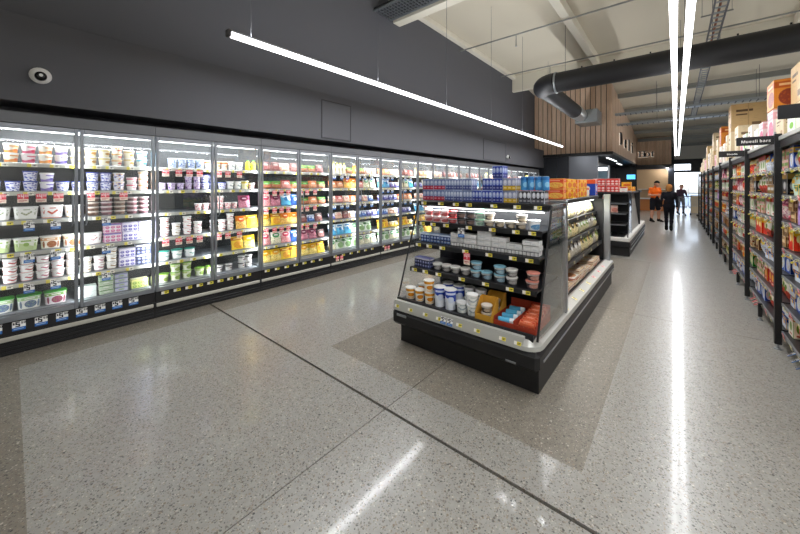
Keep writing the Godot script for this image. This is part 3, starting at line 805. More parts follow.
func overhead() -> void:
	# tube lamps
	var o := thing("tube_lamp", P(-3.56, 3.156, 8.05), "single white tube lamp suspended along the fridge wall", "lamp")
	slab("diffuser", M["tube_glow"], o, Vector3(-3.592, 3.145, 1.48), Vector3(-3.528, 3.195, 14.54), 0.012)
	slab("housing", M["steel"], o, Vector3(-3.585, 3.195, 1.46), Vector3(-3.535, 3.215, 14.58), 0.004)
	for d in [1.46, 14.56]: slab("end_cap", M["cable"], o, Vector3(-3.594, 3.143, d - 0.02), Vector3(-3.526, 3.217, d + 0.02), 0.008)
	for d in [1.7, 3.7, 5.7, 7.8, 10.0, 12.6, 14.3]: hanger(o, -3.56, d, 3.21, 6.1)
	for q in [[-0.017, "left of the twin tubes"], [0.094, "right of the twin tubes"], [3.65, "beyond the grocery shelving"], [7.1, "nearest the far side wall"]]:
		var x: float = q[0]
		o = thing("tube_lamp", P(x, 3.09, 9.2), "bright white tube lamp hung over an aisle, %s" % q[1], "lamp", "twin aisle tubes")
		slab("diffuser", M["tube_glow"], o, Vector3(x - 0.028, 3.055, -2.98), Vector3(x + 0.028, 3.11, 21.38), 0.012)
		slab("housing", M["steel"], o, Vector3(x - 0.02, 3.11, -3.0), Vector3(x + 0.02, 3.13, 21.4), 0.004)
		for d in [-3.0, 21.4]: slab("end_cap", M["cable"], o, Vector3(x - 0.03, 3.05, d - 0.02), Vector3(x + 0.03, 3.132, d + 0.02), 0.008)
		for d in [0.5, 6.0, 11.5, 15.6, 21.0]: hanger(o, x, d, 3.13, 6.0 - maxf(0.0, d - 14.0) * 0.094)
	# black duct: across the shop, elbow, then towards the timber wall
	o = thing("air_duct", P(-3.1, 4.42, 9.7), "large black round air duct crossing under the ceiling with an elbow", "duct")
	var path := [Vector3(11.8, 0, 0), Vector3(0.55, 0, 0)]
	for k in 7:
		var t := PI * 0.5 * (k + 1) / 7.0
		path.append(Vector3(0.55 - 0.42 * sin(t), 0, -0.42 + 0.42 * cos(t)))
	path.append(Vector3(0.13, 0, -4.15))
	part("duct_run", tube(path.slice(0, 2), 0.265, 24), M["duct_black"], o, P(-3.1, 4.42, 9.7))
	part("elbow", tube(path.slice(1, 9), 0.28, 24), M["duct_black"], o, P(-3.1, 4.42, 9.7))
	part("duct_branch", tube(path.slice(8), 0.255, 24), M["duct_black"], o, P(-3.1, 4.42, 9.7))
	part("duct_collar", lathe([[0.265, 0.0], [0.288, 0.0], [0.288, 0.05], [0.265, 0.05]], 24, Basis(Vector3.DOWN, Vector3.RIGHT, Vector3.BACK)), M["galvanised"], o, P(-2.55, 4.42, 9.7))
	for k in 15: part("clip", bm(0.03, 0.05, 0.03, 0.004), M["black"], o, P(-1.9 + k * 0.72, 4.71, 9.7))
	for x in [-2.3, 0.6, 3.5, 6.4]: hanger(o, x, 9.7, 4.68, 6.1, 0.006)
	var dz := 13.85
	part("flexible_connector", lathe([[0.26, 0.0], [0.27, 0.06], [0.24, 0.14], [0.27, 0.24], [0.23, 0.34], [0.26, 0.46], [0.22, 0.58], [0.25, 0.7], [0.22, 0.84], [0.24, 1.0], [0.22, 1.18]], 18, Basis(Vector3.RIGHT, Vector3(0, 0, -1), Vector3.UP)), M["foil"], o, P(-2.97, 4.42, dz))
	slab("plenum_box", M["galvanised"], o, Vector3(-3.2, 4.13, 15.05), Vector3(-2.4, 4.66, 16.1), 0.01)
	# sprinkler pipes and their drops
	for q in [[9.05, 5.78, "near the black duct"], [12.25, 5.8, "beyond the black duct"], [3.4, 5.78, "nearer the camera"]]:
		o = thing("sprinkler_pipe", P(0, q[1], q[0]), "thin grey pipe crossing under the cream ceiling " + q[2], "pipe", "ceiling pipes")
		part("pipe", tube([Vector3(WALL_X, 0, 0), Vector3(8.9, 0, 0)], 0.022, 8), M["pipe_grey"], o, P(0, q[1], q[0]))
		for x in [-3.4, 0.9, 4.2]:
			part("drop", tube([Vector3.ZERO, Vector3(0, -0.3, 0)], 0.012, 6), M["pipe_grey"], o, P(x, q[1], q[0]))
			part("sprinkler_head", lathe([[0.012, 0.0], [0.03, -0.02], [0.03, -0.03], [0.0, -0.035]], 8), M["steel"], o, P(x, q[1] - 0.3, q[0]))
	o = thing("conduit", P(0.75, 5.6, 6), "rust brown conduit running along the aisle under the ceiling", "pipe")
	part("pipe", tube([Vector3(0, 0, 4.3), Vector3(0, 0, -7.3)], 0.025, 8), M["copper"], o, P(0.75, 5.6, 6))
	for d in [2.0, 6.5, 10.5]:
		part("trapeze", bm(0.55, 0.03, 0.03, 0.004), M["pipe_grey"], o, P(0.72, 5.56, d))
		for x in [0.47, 0.97]: part("rod", tube([Vector3.ZERO, Vector3(0, 0.52, 0)], 0.006, 5), M["pipe_grey"], o, P(x, 5.56, d))
	# cable trays across the aisle
	for q in [[16.6, 4.55, "upper"], [17.2, 4.2, "lower"]]:
		o = thing("cable_tray", P(0, q[1], q[0]), "perforated grey cable tray hung across the aisle, %s of two" % q[2], "tray", "cable trays")
		slab("tray_bed", M["galvanised"], o, Vector3(-1.98, q[1], q[0] - 0.15), Vector3(8.9, q[1] + 0.015, q[0] + 0.15))
		for s in [-0.15, 0.15]: slab("tray_side", M["galvanised"], o, Vector3(-1.98, q[1] + 0.015, q[0] + s - 0.008), Vector3(8.9, q[1] + 0.07, q[0] + s + 0.008))
		for k in 40: part("rung", bm(0.03, 0.02, 0.28), M["cable"], o, P(-1.8 + k * 0.18, q[1] - 0.01, q[0]))
		for x in [-0.6, 2.2, 5.0]: hanger(o, x, q[0], q[1], 5.75, 0.006)
	o = thing("cable_tray", P(0.62, 4.8, 15), "narrow dark cable tray running down the aisle to the shop front", "tray", "cable trays")
	for s in [-0.09, 0.09]: slab("tray_side", M["cable"], o, Vector3(0.62 + s - 0.012, 4.82, 7.5), Vector3(0.62 + s + 0.012, 4.87, 22.0))
	for k in 60: part("rung", bm(0.16, 0.015, 0.05), M["galvanised"], o, P(0.62, 4.84, 7.6 + k * 0.24))
	for d in [8.5, 14.0, 20.0]: hanger(o, 0.62, d, 4.87, 6.1 - maxf(0.0, d - 14.0) * 0.0942, 0.005)
	# grille tray and its cream support high on the left wall
	o = thing("wall_grille", P(-4.6, 5.55, 5.6), "slatted metal vent tray high on the dark wall", "vent")
	slab("frame", M["galvanised"], o, Vector3(WALL_X, 5.5, 5.25), Vector3(-3.0, 5.53, 5.32), 0.004)
	slab("frame", M["galvanised"], o, Vector3(WALL_X, 5.5, 5.78), Vector3(-3.0, 5.53, 5.85), 0.004)
	slab("backing", M["black"], o, Vector3(WALL_X, 5.56, 5.26), Vector3(-3.0, 5.58, 5.84))
	for k in 26: slab("slat", M["steel"], o, Vector3(-5.18 + k * 0.083, 5.505, 5.32), Vector3(-5.145 + k * 0.083, 5.53, 5.78))
	for k in 4: slab("slat", M["steel"], o, Vector3(WALL_X, 5.51, 5.41 + k * 0.1), Vector3(-3.0, 5.525, 5.425 + k * 0.1))
	o = thing("support_beam", P(-4.0, 5.5, 6.0), "cream steel beam end beside the vent tray on the dark wall", "beam")
	slab("web", M["beam_cream"], o, Vector3(WALL_X, 5.48, 5.92), Vector3(2.0, 5.62, 6.16), 0.006)
	# dome cameras on the bulkhead
	for q in [[0.19, 2.665, "near the first fridge"], [11.8, 2.63, "at the far end of the fridge run"]]:
		o = thing("dome_camera", P(-4.76, q[1], q[0]), "white dome security camera on the dark bulkhead " + q[2], "camera", "dome cameras")
		var ax := Basis(Vector3(0, -1, 0), Vector3(1, 0, 0), Vector3(0, 0, 1))
		part("housing", lathe([[0.075, 0.0], [0.078, 0.02], [0.07, 0.045], [0.05, 0.065], [0.0, 0.07]], 20, ax), M["camera_white"], o, P(-4.76, q[1], q[0]))
		part("dome", lathe([[0.045, 0.05], [0.042, 0.08], [0.028, 0.1], [0.0, 0.107]], 16, ax), M["lens_black"], o, P(-4.76, q[1] - 0.015, q[0]))
		part("lens", lathe([[0.014, 0.1], [0.014, 0.112], [0.0, 0.113]], 10, ax), M["camera_white"], o, P(-4.76, q[1] - 0.012, q[0]))

# ------------------------------------------------------------------ glass-door fridges
const BAY0 := -0.19
const BAYW := 1.307
const LEVELS := [1.80, 1.52, 1.24, 0.93, 0.63, 0.36]

func fridge(k: int) -> void:
	var d0 := BAY0 + k * BAYW
	var d1 := d0 + BAYW
	var f := -4.79
	var o := thing("glass_door_fridge", P(f, 0, (d0 + d1) * 0.5), "tall two-door glass fridge, %s in the row along the dark wall" % ORD[k], "fridge", "row of glass-door fridges")
	slab("kick_plate", M["black"], o, Vector3(-5.4, 0.0, d0), Vector3(f, 0.128, d1))
	for j in 3: slab("kick_groove", M["shelf_black"], o, Vector3(f, 0.02 + j * 0.035, d0 + 0.01), Vector3(f + 0.008, 0.038 + j * 0.035, d1 - 0.01), 0.003)
	slab("bumper_strip", M["bumper"], o, Vector3(f, 0.135, d0 + 0.015), Vector3(f + 0.022, 0.178, d1 - 0.015), 0.006)
	slab("bumper_joint", M["black"], o, Vector3(f - 0.02, 0.128, d0), Vector3(f + 0.012, 0.19, d1))
	slab("front_panel", M["black"], o, Vector3(-5.4, 0.19, d0), Vector3(-4.775, 0.312, d1), 0.006)
	slab("deck", M["shelf_steel"], o, Vector3(-5.4, 0.312, d0 + 0.02), Vector3(-4.83, 0.375, d1 - 0.02), 0.004)
	slab("back_panel", M["inner_grey"], o, Vector3(-5.46, 0.2, d0), Vector3(-5.40, 2.28, d1))
	slab("header", M["header_grey"], o, Vector3(-4.88, 2.185, d0), Vector3(-4.765, 2.298, d1), 0.005)
	slab("top_panel", M["inner_grey"], o, Vector3(-5.4, 2.2, d0), Vector3(-4.88, 2.28, d1))
	slab("led_strip", M["case_led"], o, Vector3(-4.9, 2.135, d0 + 0.05), Vector3(-4.86, 2.16, d1 - 0.05), 0.004)
	slab("led_housing", M["shelf_steel"], o, Vector3(-4.91, 2.16, d0 + 0.03), Vector3(-4.85, 2.2, d1 - 0.03), 0.004)
	if k == 0 or k == 11:
		slab("end_panel", M["inner_grey"], o, Vector3(-5.4, 0.3, d0 if k == 0 else d1 - 0.02), Vector3(-4.8, 2.2, d0 + 0.02 if k == 0 else d1))
	# shelves with ticket rails
	for i in 5:
		var y: float = LEVELS[i]
		var s := slab("shelf", M["shelf_steel"], o, Vector3(-5.38, y - 0.004, d0 + 0.012), Vector3(-4.872, y + 0.018, d1 - 0.012), 0.003)
		slab("ticket_rail", M["ticket_rail" if (k + i) % 4 < 2 else "rail_grey"], s, Vector3(-4.872, y - 0.022, d0 + 0.012), Vector3(-4.864, y + 0.014, d1 - 0.012), 0.002)
		if k < 6:
			var n := 7 if k < 4 else 5
			for j in n:
				var d := d0 + 0.1 + (d1 - d0 - 0.2) * (j + rng.randf_range(0.1, 0.5)) / n
				part("price_ticket", ticket_mesh("ticket_yellow" if rng.randf() < 0.35 else "ticket_white", 0.07, 0.034), atlas_mat, s, P(-4.862, y - 0.006, d), Vector3(0, PI / 2, 0))
			var hang := ""
			if k == 0 and i == 1 or k == 1 and i in [0, 3]: hang = "ticket_red"
			elif k == 0 and i >= 2: hang = "ticket_blue"
			elif k == 2 and i in [1, 2, 3] or k == 3 and i in [0, 2] or k == 4 and i < 3: hang = "ticket_red" if k == 2 else "ticket_blue"
			if hang:
				var pos := [0.1, 0.24, 0.36, 0.48, 0.72, 0.84, 1.0] if hang == "ticket_red" else ([0.28, 0.46, 0.85] if k == 0 else [0.12, 0.3, 0.44, 0.75, 0.9, 1.1])
				for p in pos: part("price_ticket", ticket_mesh(hang, 0.072, 0.085), atlas_mat, s, P(-4.858, y - 0.05, d0 + p + 0.03), Vector3(0, PI / 2, 0))
	# tickets on the front panel
	if k < 6:
		var many := [8, 9, 7, 6, 4, 4][k] as int
		for j in many:
			var d := d0 + 0.1 + (d1 - d0 - 0.16) * j / float(many)
			if k == 0: part("price_ticket", ticket_mesh("ticket_blue", 0.085, 0.085), atlas_mat, o, P(-4.772, 0.265, d), Vector3(0, PI / 2, 0))
			else: part("price_ticket", ticket_mesh("ticket_yellow", 0.075, 0.035), atlas_mat, o, P(-4.772, 0.29, d), Vector3(0, PI / 2, 0))
		if k in [3, 4]:
			for p in [0.1, 0.2]: part("price_ticket", ticket_mesh("ticket_red", 0.07, 0.09), atlas_mat, o, P(-4.771, 0.24, d0 + p + 0.05), Vector3(0, PI / 2, 0))
	# two doors
	for j in 2:
		var a := d0 + 0.006 + j * (BAYW * 0.5)
		var b := a + BAYW * 0.5 - 0.012
		var x0 := -4.795; var x1 := -4.758
		var door := slab("door", M["glass"], o, Vector3(-4.78, 0.35, a + 0.02), Vector3(-4.774, 2.15, b - 0.02))
		slab("stile", M["door_alu"], door, Vector3(x0, 0.318, a), Vector3(x1, 2.182, a + 0.03), 0.004)
		slab("stile", M["door_alu"], door, Vector3(x0, 0.318, b - 0.03), Vector3(x1, 2.182, b), 0.004)
		slab("top_rail", M["door_alu"], door, Vector3(x0, 2.135, a + 0.03), Vector3(x1, 2.182, b - 0.03), 0.004)
		slab("bottom_rail", M["door_alu"], door, Vector3(x0, 0.318, a + 0.03), Vector3(x1, 0.37, b - 0.03), 0.004)
		var hd := b - 0.045 if j == 0 else a + 0.045
		part("handle", tube([Vector3(0, -0.16, 0), Vector3(0.04, -0.14, 0), Vector3(0.04, 0.14, 0), Vector3(0, 0.16, 0)], 0.009, 8), M["door_alu"], door, P(-4.765, 1.34, hd))
	# light inside: strip under the header and one behind each end stile
	area("case_top_light", P(-4.91, 2.13, (d0 + d1) * 0.5), Vector3(-1, -0.9, 0), BAYW - 0.1, 0.05, Vector3.FORWARD, 14.0 if k < 2 else 11.0, Color(0.96, 0.99, 1.0))
	for d in [d0 + 0.03, (d0 + d1) * 0.5, d1 - 0.03] if k < 5 else [(d0 + d1) * 0.5]:
		area("case_side_light", P(-4.812, 1.25, d), Vector3(-1, 0, 0), 1.7, 0.03, Vector3.UP, (4.2 if k < 2 else 3.2) if k < 5 else 8.0, Color(0.96, 0.99, 1.0))

# runs: [design, how many, stack height, gap after]
func shelf_run(k: int, i: int, runs: Array) -> void:
	var d: float = BAY0 + k * BAYW + (0.07 if k else 0.03)
	var end: float = BAY0 + (k + 1) * BAYW + 0.05
	var y: float = LEVELS[i] + 0.02 if i < 5 else 0.377
	var place: String = ["top shelf", "second shelf", "third shelf", "fourth shelf", "fifth shelf", "bottom deck"][i]
	var col := 0
	for r in runs:
		if r is float:
			d += r
			continue
		var n: String = r[0]
		var s: Vector3 = DES[n].s
		var kind: String = DES[n].k
		var high: int = r[2]
		for c in int(r[1]):
			if d + s.x > end: return
			var x := -4.885 - s.z * 0.5 - rng.randf_range(0.0, 0.02)
			for t in maxi(1, high - (1 if high > 1 and rng.randf() < 0.2 else 0)):
				var w := "%s along %s of %s fridge" % [ORD[col], place, ORD[k]]
				if high > 1: w += ", " + ["lowest", "second up", "third up", "fourth up", "fifth up"][t]
				var tilt := 0.0
				var xx := x
				if kind in ["bag", "pack"]:
					tilt = -0.22 + rng.randf_range(-0.05, 0.05)
					xx = -4.92
				prod(n, P(xx, y + (0.004 if tilt < 0.0 else 0.0) + t * (s.y + 0.002), d + s.x * 0.5), PI / 2 + rng.randf_range(-0.06, 0.06), w, "%s of fridge %s" % [place, ORD[k]], k < 2, tilt)
			col += 1
			d += s.x + (r[3] if r.size() > 3 else 0.012)
	var last: Array = runs[runs.size() - 1]
	var w0: float = DES[last[0]].s.x
	var more := int((end - d) / (w0 + 0.008))
	if more > 0 and k < 6 and d < end - 0.1 and col < 20: extra_run(k, i, last, more, d, col)

func extra_run(k: int, i: int, last: Array, more: int, d0: float, col0: int) -> void:
	var s: Vector3 = DES[last[0]].s
	var y: float = LEVELS[i] + 0.02 if i < 5 else 0.377
	var place: String = ["top shelf", "second shelf", "third shelf", "fourth shelf", "fifth shelf", "bottom deck"][i]
	var leaning: bool = DES[last[0]].k in ["bag", "pack"]
	for c in more:
		for t in int(last[2]):
			var w := "%s along %s of %s fridge" % [ORD[col0 + c], place, ORD[k]]
			if last[2] > 1: w += ", " + ["lowest", "second up", "third up", "fourth up"][t]
			prod(last[0], P(-4.92 if leaning else -4.89 - s.z * 0.5, y + (0.004 if leaning else 0.0) + t * (s.y + 0.002), d0 + (c + 0.5) * (s.x + 0.008)), PI / 2 + rng.randf_range(-0.05, 0.05), w, "%s of fridge %s" % [place, ORD[k]], k < 2, -0.22 if leaning else 0.0)

func stock_fridges() -> void:
	shelf_run(0, 0, [["pot_peach", 1, 2, 0.008], ["pot_peach", 1, 2, 0.01], ["pot_berry", 1, 2, 0.01], ["pot_peach", 1, 2, 0.01], ["pot_violet", 1, 2, 0.01], ["pot_cream", 2, 2, 0.008], ["pot_cream", 1, 2, 0.006], ["pot_sand", 1, 3, 0.008], ["pot_cream", 1, 2, 0.02], ["pot_blue", 2, 2, 0.004]])
	shelf_run(0, 1, [["pot_navy", 1, 1, 0.02], ["pot_navy", 1, 1, 0.01], ["pot_navy", 1, 2, 0.008], ["pot_violet", 1, 2, 0.008], ["pot_navy", 2, 2, 0.012], ["pot_navy", 2, 2, 0.008], ["pot_gold", 1, 2, 0.014], ["pot_pinkband", 1, 3, 0.012], ["pot_sand", 1, 3, 0.004]])
	shelf_run(0, 2, [["tub_kiwi", 1, 1, 0.012], ["tub_kiwi", 1, 1, 0.012], ["tub_redbird", 1, 1, 0.01], ["tub_orangebird", 1, 1, 0.02], ["cup_choc", 1, 4, 0.008], ["cup_berry", 1, 4, 0.008], ["cup_choc", 1, 4, 0.008], ["cup_berry", 2, 4, 0.006]])
	shelf_run(0, 3, [["tub_green", 2, 1, 0.012], ["tub_fruit", 2, 1, 0.01], ["tub_white", 1, 1, 0.012], ["six_pink", 1, 2, 0.006], ["six_violet", 1, 2, 0.005], ["six_violet", 1, 2, 0.004]])
	shelf_run(0, 4, [["tall_tan", 1, 3, 0.008], ["tall_red", 2, 3, 0.008], ["tall_pink", 1, 3, 0.006], ["tall_red", 1, 3, 0.006], ["tall_tan", 2, 3, 0.008], ["tall_pink", 1, 2, 0.006], ["tall_tan", 1, 3, 0.008], ["six_violet", 1, 2, 0.005], ["six_black", 1, 2, 0.005]])
	shelf_run(0, 5, [0.02, ["tub_greenlid", 1, 1, 0.015], ["tub_greenlid", 1, 1, 0.015], ["tub_greenberry", 1, 1, 0.06], ["pale_pack", 1, 2, 0.02], ["mint_pack", 1, 4, 0.01], ["lav_pack", 1, 4, 0.03], ["six_lime", 1, 1, 0.04], ["redwhite_box", 1, 1, 0.01]])
	shelf_run(1, 0, [0.1, ["pot_skyblue", 4, 1, 0.006], ["pot_orange", 3, 1, 0.004], ["pot_plain", 2, 1, 0.006], 0.03, ["btl_lemon", 2, 1, 0.01]])
	shelf_run(1, 1, [["pot_purple", 3, 1, 0.012], ["pot_purple", 2, 2, 0.01], ["pot_navy", 3, 2, 0.006], ["pot_plain", 2, 1, 0.008], ["pot_yellow", 1, 1, 0.008], ["pot_redsmall", 1, 1, 0.004]])
	shelf_run(1, 2, [0.4, ["pot_redsmall", 1, 1, 0.012], ["pot_redsmall", 1, 2, 0.012], ["pot_redsmall", 3, 2, 0.01], ["pot_redsmall", 1, 1, 0.01], ["bag_mauve", 1, 1, 0.01]])
	shelf_run(1, 3, [0.02, ["tall_red", 1, 3, 0.025], ["tall_tan", 1, 2, 0.025], ["tall_red", 1, 3, 0.02], ["tall_pink", 1, 2, 0.1], ["tall_red", 2, 2, 0.012], ["tall_pink", 1, 3, 0.02], ["bag_orange", 1, 1, 0.004], ["bag_gold", 1, 1, 0.0]])
	shelf_run(1, 4, [["tub_teal", 3, 1, 0.02], 0.44, ["bag_gold", 1, 1, 0.004], ["bag_yellow", 1, 1, 0.0]])
	shelf_run(1, 5, [["tub_applegreen", 1, 1, 0.012], ["tub_applegreen", 2, 2, 0.012], 0.03, ["tub_applegreen", 1, 1, 0.01], ["tub_applegreen", 1, 2, 0.01], ["tub_dark", 2, 1, 0.03], 0.05, ["tub_dark", 2, 2, 0.01]])
	shelf_run(2, 0, [["pack_dark", 2, 1, 0.006], ["pack_cream", 1, 1, 0.006], ["pack_dark", 1, 1, 0.006], ["pack_green", 2, 1, 0.006], ["pack_dark", 1, 1, 0.006]])
	shelf_run(2, 1, [["pack_green", 2, 1, 0.004], ["pack_red", 1, 1, 0.004], ["pack_green", 2, 1, 0.006], ["pack_orange", 1, 1, 0.004], ["pack_green", 1, 1, 0.0]])
	shelf_run(2, 2, [["bag_pink", 1, 1, 0.004], ["bag_mauve", 1, 1, 0.004], ["bag_bluewhite", 1, 1, 0.004], ["bag_blue", 1, 1, 0.004], ["pack_green", 1, 1, 0.006], ["pack_orange", 1, 1, 0.006], ["pack_green", 1, 1, 0.0]])
	shelf_run(2, 3, [["bag_yellow", 1, 1, 0.002], ["bag_gold", 1, 1, 0.002], ["bag_orange", 2, 1, 0.004], ["pack_dark", 1, 1, 0.01], ["pack_blue", 1, 1, 0.01], ["pack_dark", 1, 1, 0.0]])
	shelf_run(2, 4, [["bag_pink", 1, 1, 0.004], ["bag_white", 1, 1, 0.004], ["bag_pink", 1, 1, 0.004], ["bag_blue", 1, 1, 0.004], ["bag_mauve", 2, 1, 0.004], ["pack_dark", 1, 1, 0.0]])
	shelf_run(2, 5, [["bag_yellow", 2, 1, 0.004], ["bag_gold", 2, 1, 0.004], ["bag_yellow", 2, 1, 0.004], ["bag_gold", 1, 1, 0.0]])
	shelf_run(3, 0, [["btl_cream", 5, 1, 0.006], ["pack_green", 1, 1, 0.006], ["btl_orange", 2, 1, 0.006], ["pack_green", 1, 1, 0.01], ["pack_cream", 2, 1, 0.01]])
	shelf_run(3, 1, [["pack_orange", 2, 1, 0.01], ["bag_orange", 2, 1, 0.01], ["pack_red", 1, 1, 0.01], ["bag_white", 2, 1, 0.01]])
	shelf_run(3, 2, [["pack_cream", 1, 1, 0.006], ["pack_red", 1, 1, 0.006], ["pack_cream", 1, 1, 0.006], ["pack_orange", 1, 1, 0.006], ["pack_purple", 1, 1, 0.006], ["pack_cream", 1, 1, 0.006], ["pack_blue", 1, 1, 0.0]])
	shelf_run(3, 3, [["pack_purple", 1, 1, 0.006], ["pack_cream", 1, 1, 0.006], ["pack_dark", 1, 1, 0.006], ["pack_cream", 1, 1, 0.006], ["pack_blue", 2, 1, 0.006], ["pack_purple", 1, 1, 0.0]])
	shelf_run(3, 4, [["bag_bluewhite", 3, 1, 0.006], ["bag_white", 1, 1, 0.01], ["bag_greenwhite", 2, 1, 0.006]])
	shelf_run(3, 5, [["bag_white", 1, 1, 0.01], ["bag_greenwhite", 3, 1, 0.006], ["bag_white", 2, 1, 0.006]])
	var pools := [["pack_red", "pack_dark", "btl_cream", "pack_cream", "pack_orange"], ["bag_white", "pack_blue", "pack_purple", "bag_bluewhite"], ["pack_orange", "pack_cream", "pack_red", "pack_purple"], ["pack_blue", "pack_purple", "bag_bluewhite", "pack_cream"], ["pack_yellow", "bag_gold", "bag_white", "bag_greenwhite"], ["bag_white", "pack_yellow", "bag_gold", "bag_greenwhite"]]
	for k in range(4, 12):
		for i in 6:
			if k > 5 and i > 2: continue
			var runs := []
			for j in 4 if k < 6 else 2:
				runs.append([pools[i][rng.randi() % pools[i].size()], 2 if k < 6 else 3, 1, 0.012])
			shelf_run(k, i, runs)

# ------------------------------------------------------------------ chilled islands
func island() -> void:
	var o := thing("chilled_island", P(-1.49, 0, 4.4), "long black chilled island case with open shelves and glass ends", "fridge case", "chilled islands")
	slab("kick_base", M["black"], o, Vector3(-2.17, 0.0, 2.59), Vector3(-0.80, 0.2, 6.28), 0.006)
	slab("bumper_body", M["black"], o, Vector3(-2.215, 0.2, 2.495), Vector3(-0.77, 0.345, 6.33), 0.03)
	slab("trim_line", M["steel"], o, Vector3(-0.775, 0.252, 2.6), Vector3(-0.762, 0.266, 6.25), 0.003)
	slab("name_plate", M["steel"], o, Vector3(-2.14, 0.295, 2.49), Vector3(-2.02, 0.318, 2.497), 0.002)
	slab("name_plate", M["steel"], o, Vector3(-1.02, 0.225, 2.49), Vector3(-0.94, 0.24, 2.497), 0.002)
	# sloped grey rails round the open sides
	part("front_rail", plate([Vector3(0, 0, 0), Vector3(0, 0, -0.07), Vector3(0, 0.095, -0.07), Vector3(0, 0.085, -0.03)], Vector3(1.31, 0, 0)), M["rail_grey"], o, P(-2.2, 0.345, 2.50))
	part("side_rail", plate([Vector3(0, 0, 0), Vector3(-0.13, 0, 0), Vector3(-0.13, 0.045, 0), Vector3(-0.105, 0.055, 0), Vector3(-0.012, 0.03, 0)], Vector3(0, 0, -3.66)), M["rail_grey"], o, P(-0.772, 0.345, 2.63))
	part("rail_corner", lathe([[0.118, 0.0], [0.11, 0.03], [0.07, 0.07], [0.0, 0.075]], 16), M["rail_grey"], o, P(-0.89, 0.345, 2.618))
	slab("front_lip", M["shelf_black"], o, Vector3(-2.19, 0.40, 2.555), Vector3(-0.83, 0.455, 2.575), 0.003)
	slab("deck", M["shelf_black"], o, Vector3(-2.19, 0.36, 2.575), Vector3(-0.83, 0.43, 3.40), 0.003)
	slab("back_panel", M["shelf_black"], o, Vector3(-2.19, 0.43, 3.36), Vector3(-0.83, 1.385, 3.42))
	slab("canopy", M["black"], o, Vector3(-2.19, 1.375, 2.93), Vector3(-0.80, 1.43, 3.46), 0.008)
	slab("led_strip", M["case_led"], o, Vector3(-2.12, 1.352, 3.0), Vector3(-0.88, 1.364, 3.02), 0.003)
	slab("led_housing", M["steel"], o, Vector3(-2.14, 1.364, 2.97), Vector3(-0.86, 1.376, 3.05), 0.003)
	area("island_light", P(-1.5, 1.345, 3.0), Vector3(0, -1, -0.35), 1.25, 0.05, Vector3.RIGHT, 11.0, Color(0.98, 0.99, 1.0))
	var ys := [1.205, 0.985, 0.735]
	var ds := [2.87, 2.80, 2.73]
	for i in 3:
		var s := slab("shelf", M["shelf_black"], o, Vector3(-2.16, ys[i] - 0.02, ds[i] + 0.01), Vector3(-0.86, ys[i], 3.36), 0.003)
		slab("ticket_rail", M["shelf_black"], s, Vector3(-2.16, ys[i] - 0.042, ds[i]), Vector3(-0.86, ys[i] + 0.004, ds[i] + 0.01), 0.003)
		for p in [0.06, 0.2, 0.36, 0.62, 0.86, 1.08, 1.22]:
			part("price_ticket", ticket_mesh("ticket_yellow", 0.065, 0.03), atlas_mat, s, P(-2.16 + p, ys[i] - 0.02, ds[i] - 0.002))
	part("price_ticket", ticket_mesh("ticket_blue", 0.07, 0.09), atlas_mat, o, P(-1.62, 1.13, 2.862))
	part("price_ticket", ticket_mesh("ticket_red", 0.065, 0.11), atlas_mat, o, P(-1.52, 0.9, 2.79))
	for p in [0.05, 0.22, 0.4, 0.55, 0.76, 0.93, 1.15, 1.27]: part("price_ticket", ticket_mesh("ticket_yellow", 0.055, 0.026), atlas_mat, o, P(-2.2 + p, 0.385, 2.506), Vector3(-0.32, 0, 0))
	for p in [0.6, 0.67]: part("price_ticket", ticket_mesh("ticket_blue", 0.055, 0.06), atlas_mat, o, P(-2.2 + p, 0.385, 2.504), Vector3(-0.32, 0, 0))
	for p in [0.05, 0.27, 0.45, 0.6, 0.86, 1.08, 1.26]: part("price_ticket", ticket_mesh("ticket_yellow", 0.065, 0.03), atlas_mat, o, P(-2.17 + p, 1.402, 2.926))
	# wire guard on the middle shelf
	var wire := new_st()
	for k in 34: add_tube(wire, [Vector3(k * 0.032, 0, 0), Vector3(k * 0.032, 0.05, 0)], 0.002, 4)
	for y in [0.003, 0.05]: add_tube(wire, [Vector3(0, y, 0), Vector3(1.06, y, 0)], 0.0025, 4)
	part("wire_guard", wire.commit(), M["black"], o, P(-1.93, 0.985, 2.815))
	# glass ends with dark front edges
	var poly := [Vector3(0, 0.41, -2.57), Vector3(0, 0.41, -3.44), Vector3(0, 1.425, -3.44), Vector3(0, 1.425, -2.94)]
	for x in [-2.196, -0.806]:
		part("glass_end", plate(poly, Vector3(0.008, 0, 0)), M["case_glass"], o, Vector3(x, 0, 0))
		part("glass_edge", tube([Vector3(0, 0.41, -2.567), Vector3(0, 1.425, -2.937)], 0.009, 6), M["black"], o, Vector3(x + 0.004, 0, 0))
	for x in [-2.19, -0.95]: slab("end_frame", M["steel"], o, Vector3(x, 0.36, 3.40), Vector3(x + 0.155, 1.45, 3.46), 0.006)
	# side that opens to the aisle
	slab("side_deck", M["shelf_black"], o, Vector3(-1.5, 0.345, 3.46), Vector3(-0.88, 0.385, 6.25), 0.003)
	slab("spine", M["shelf_black"], o, Vector3(-1.56, 0.43, 3.46), Vector3(-1.5, 1.385, 6.25))
	slab("side_canopy", M["black"], o, Vector3(-1.56, 1.375, 3.46), Vector3(-0.98, 1.43, 6.25), 0.008)
	slab("rear_body", M["black"], o, Vector3(-2.19, 0.345, 3.46), Vector3(-1.56, 1.43, 6.25), 0.008)
	slab("end_frame", M["steel"], o, Vector3(-0.9, 0.36, 6.2), Vector3(-0.81, 1.45, 6.26), 0.006)
	slab("end_panel", M["shelf_black"], o, Vector3(-1.5, 0.385, 6.2), Vector3(-0.9, 1.375, 6.25))
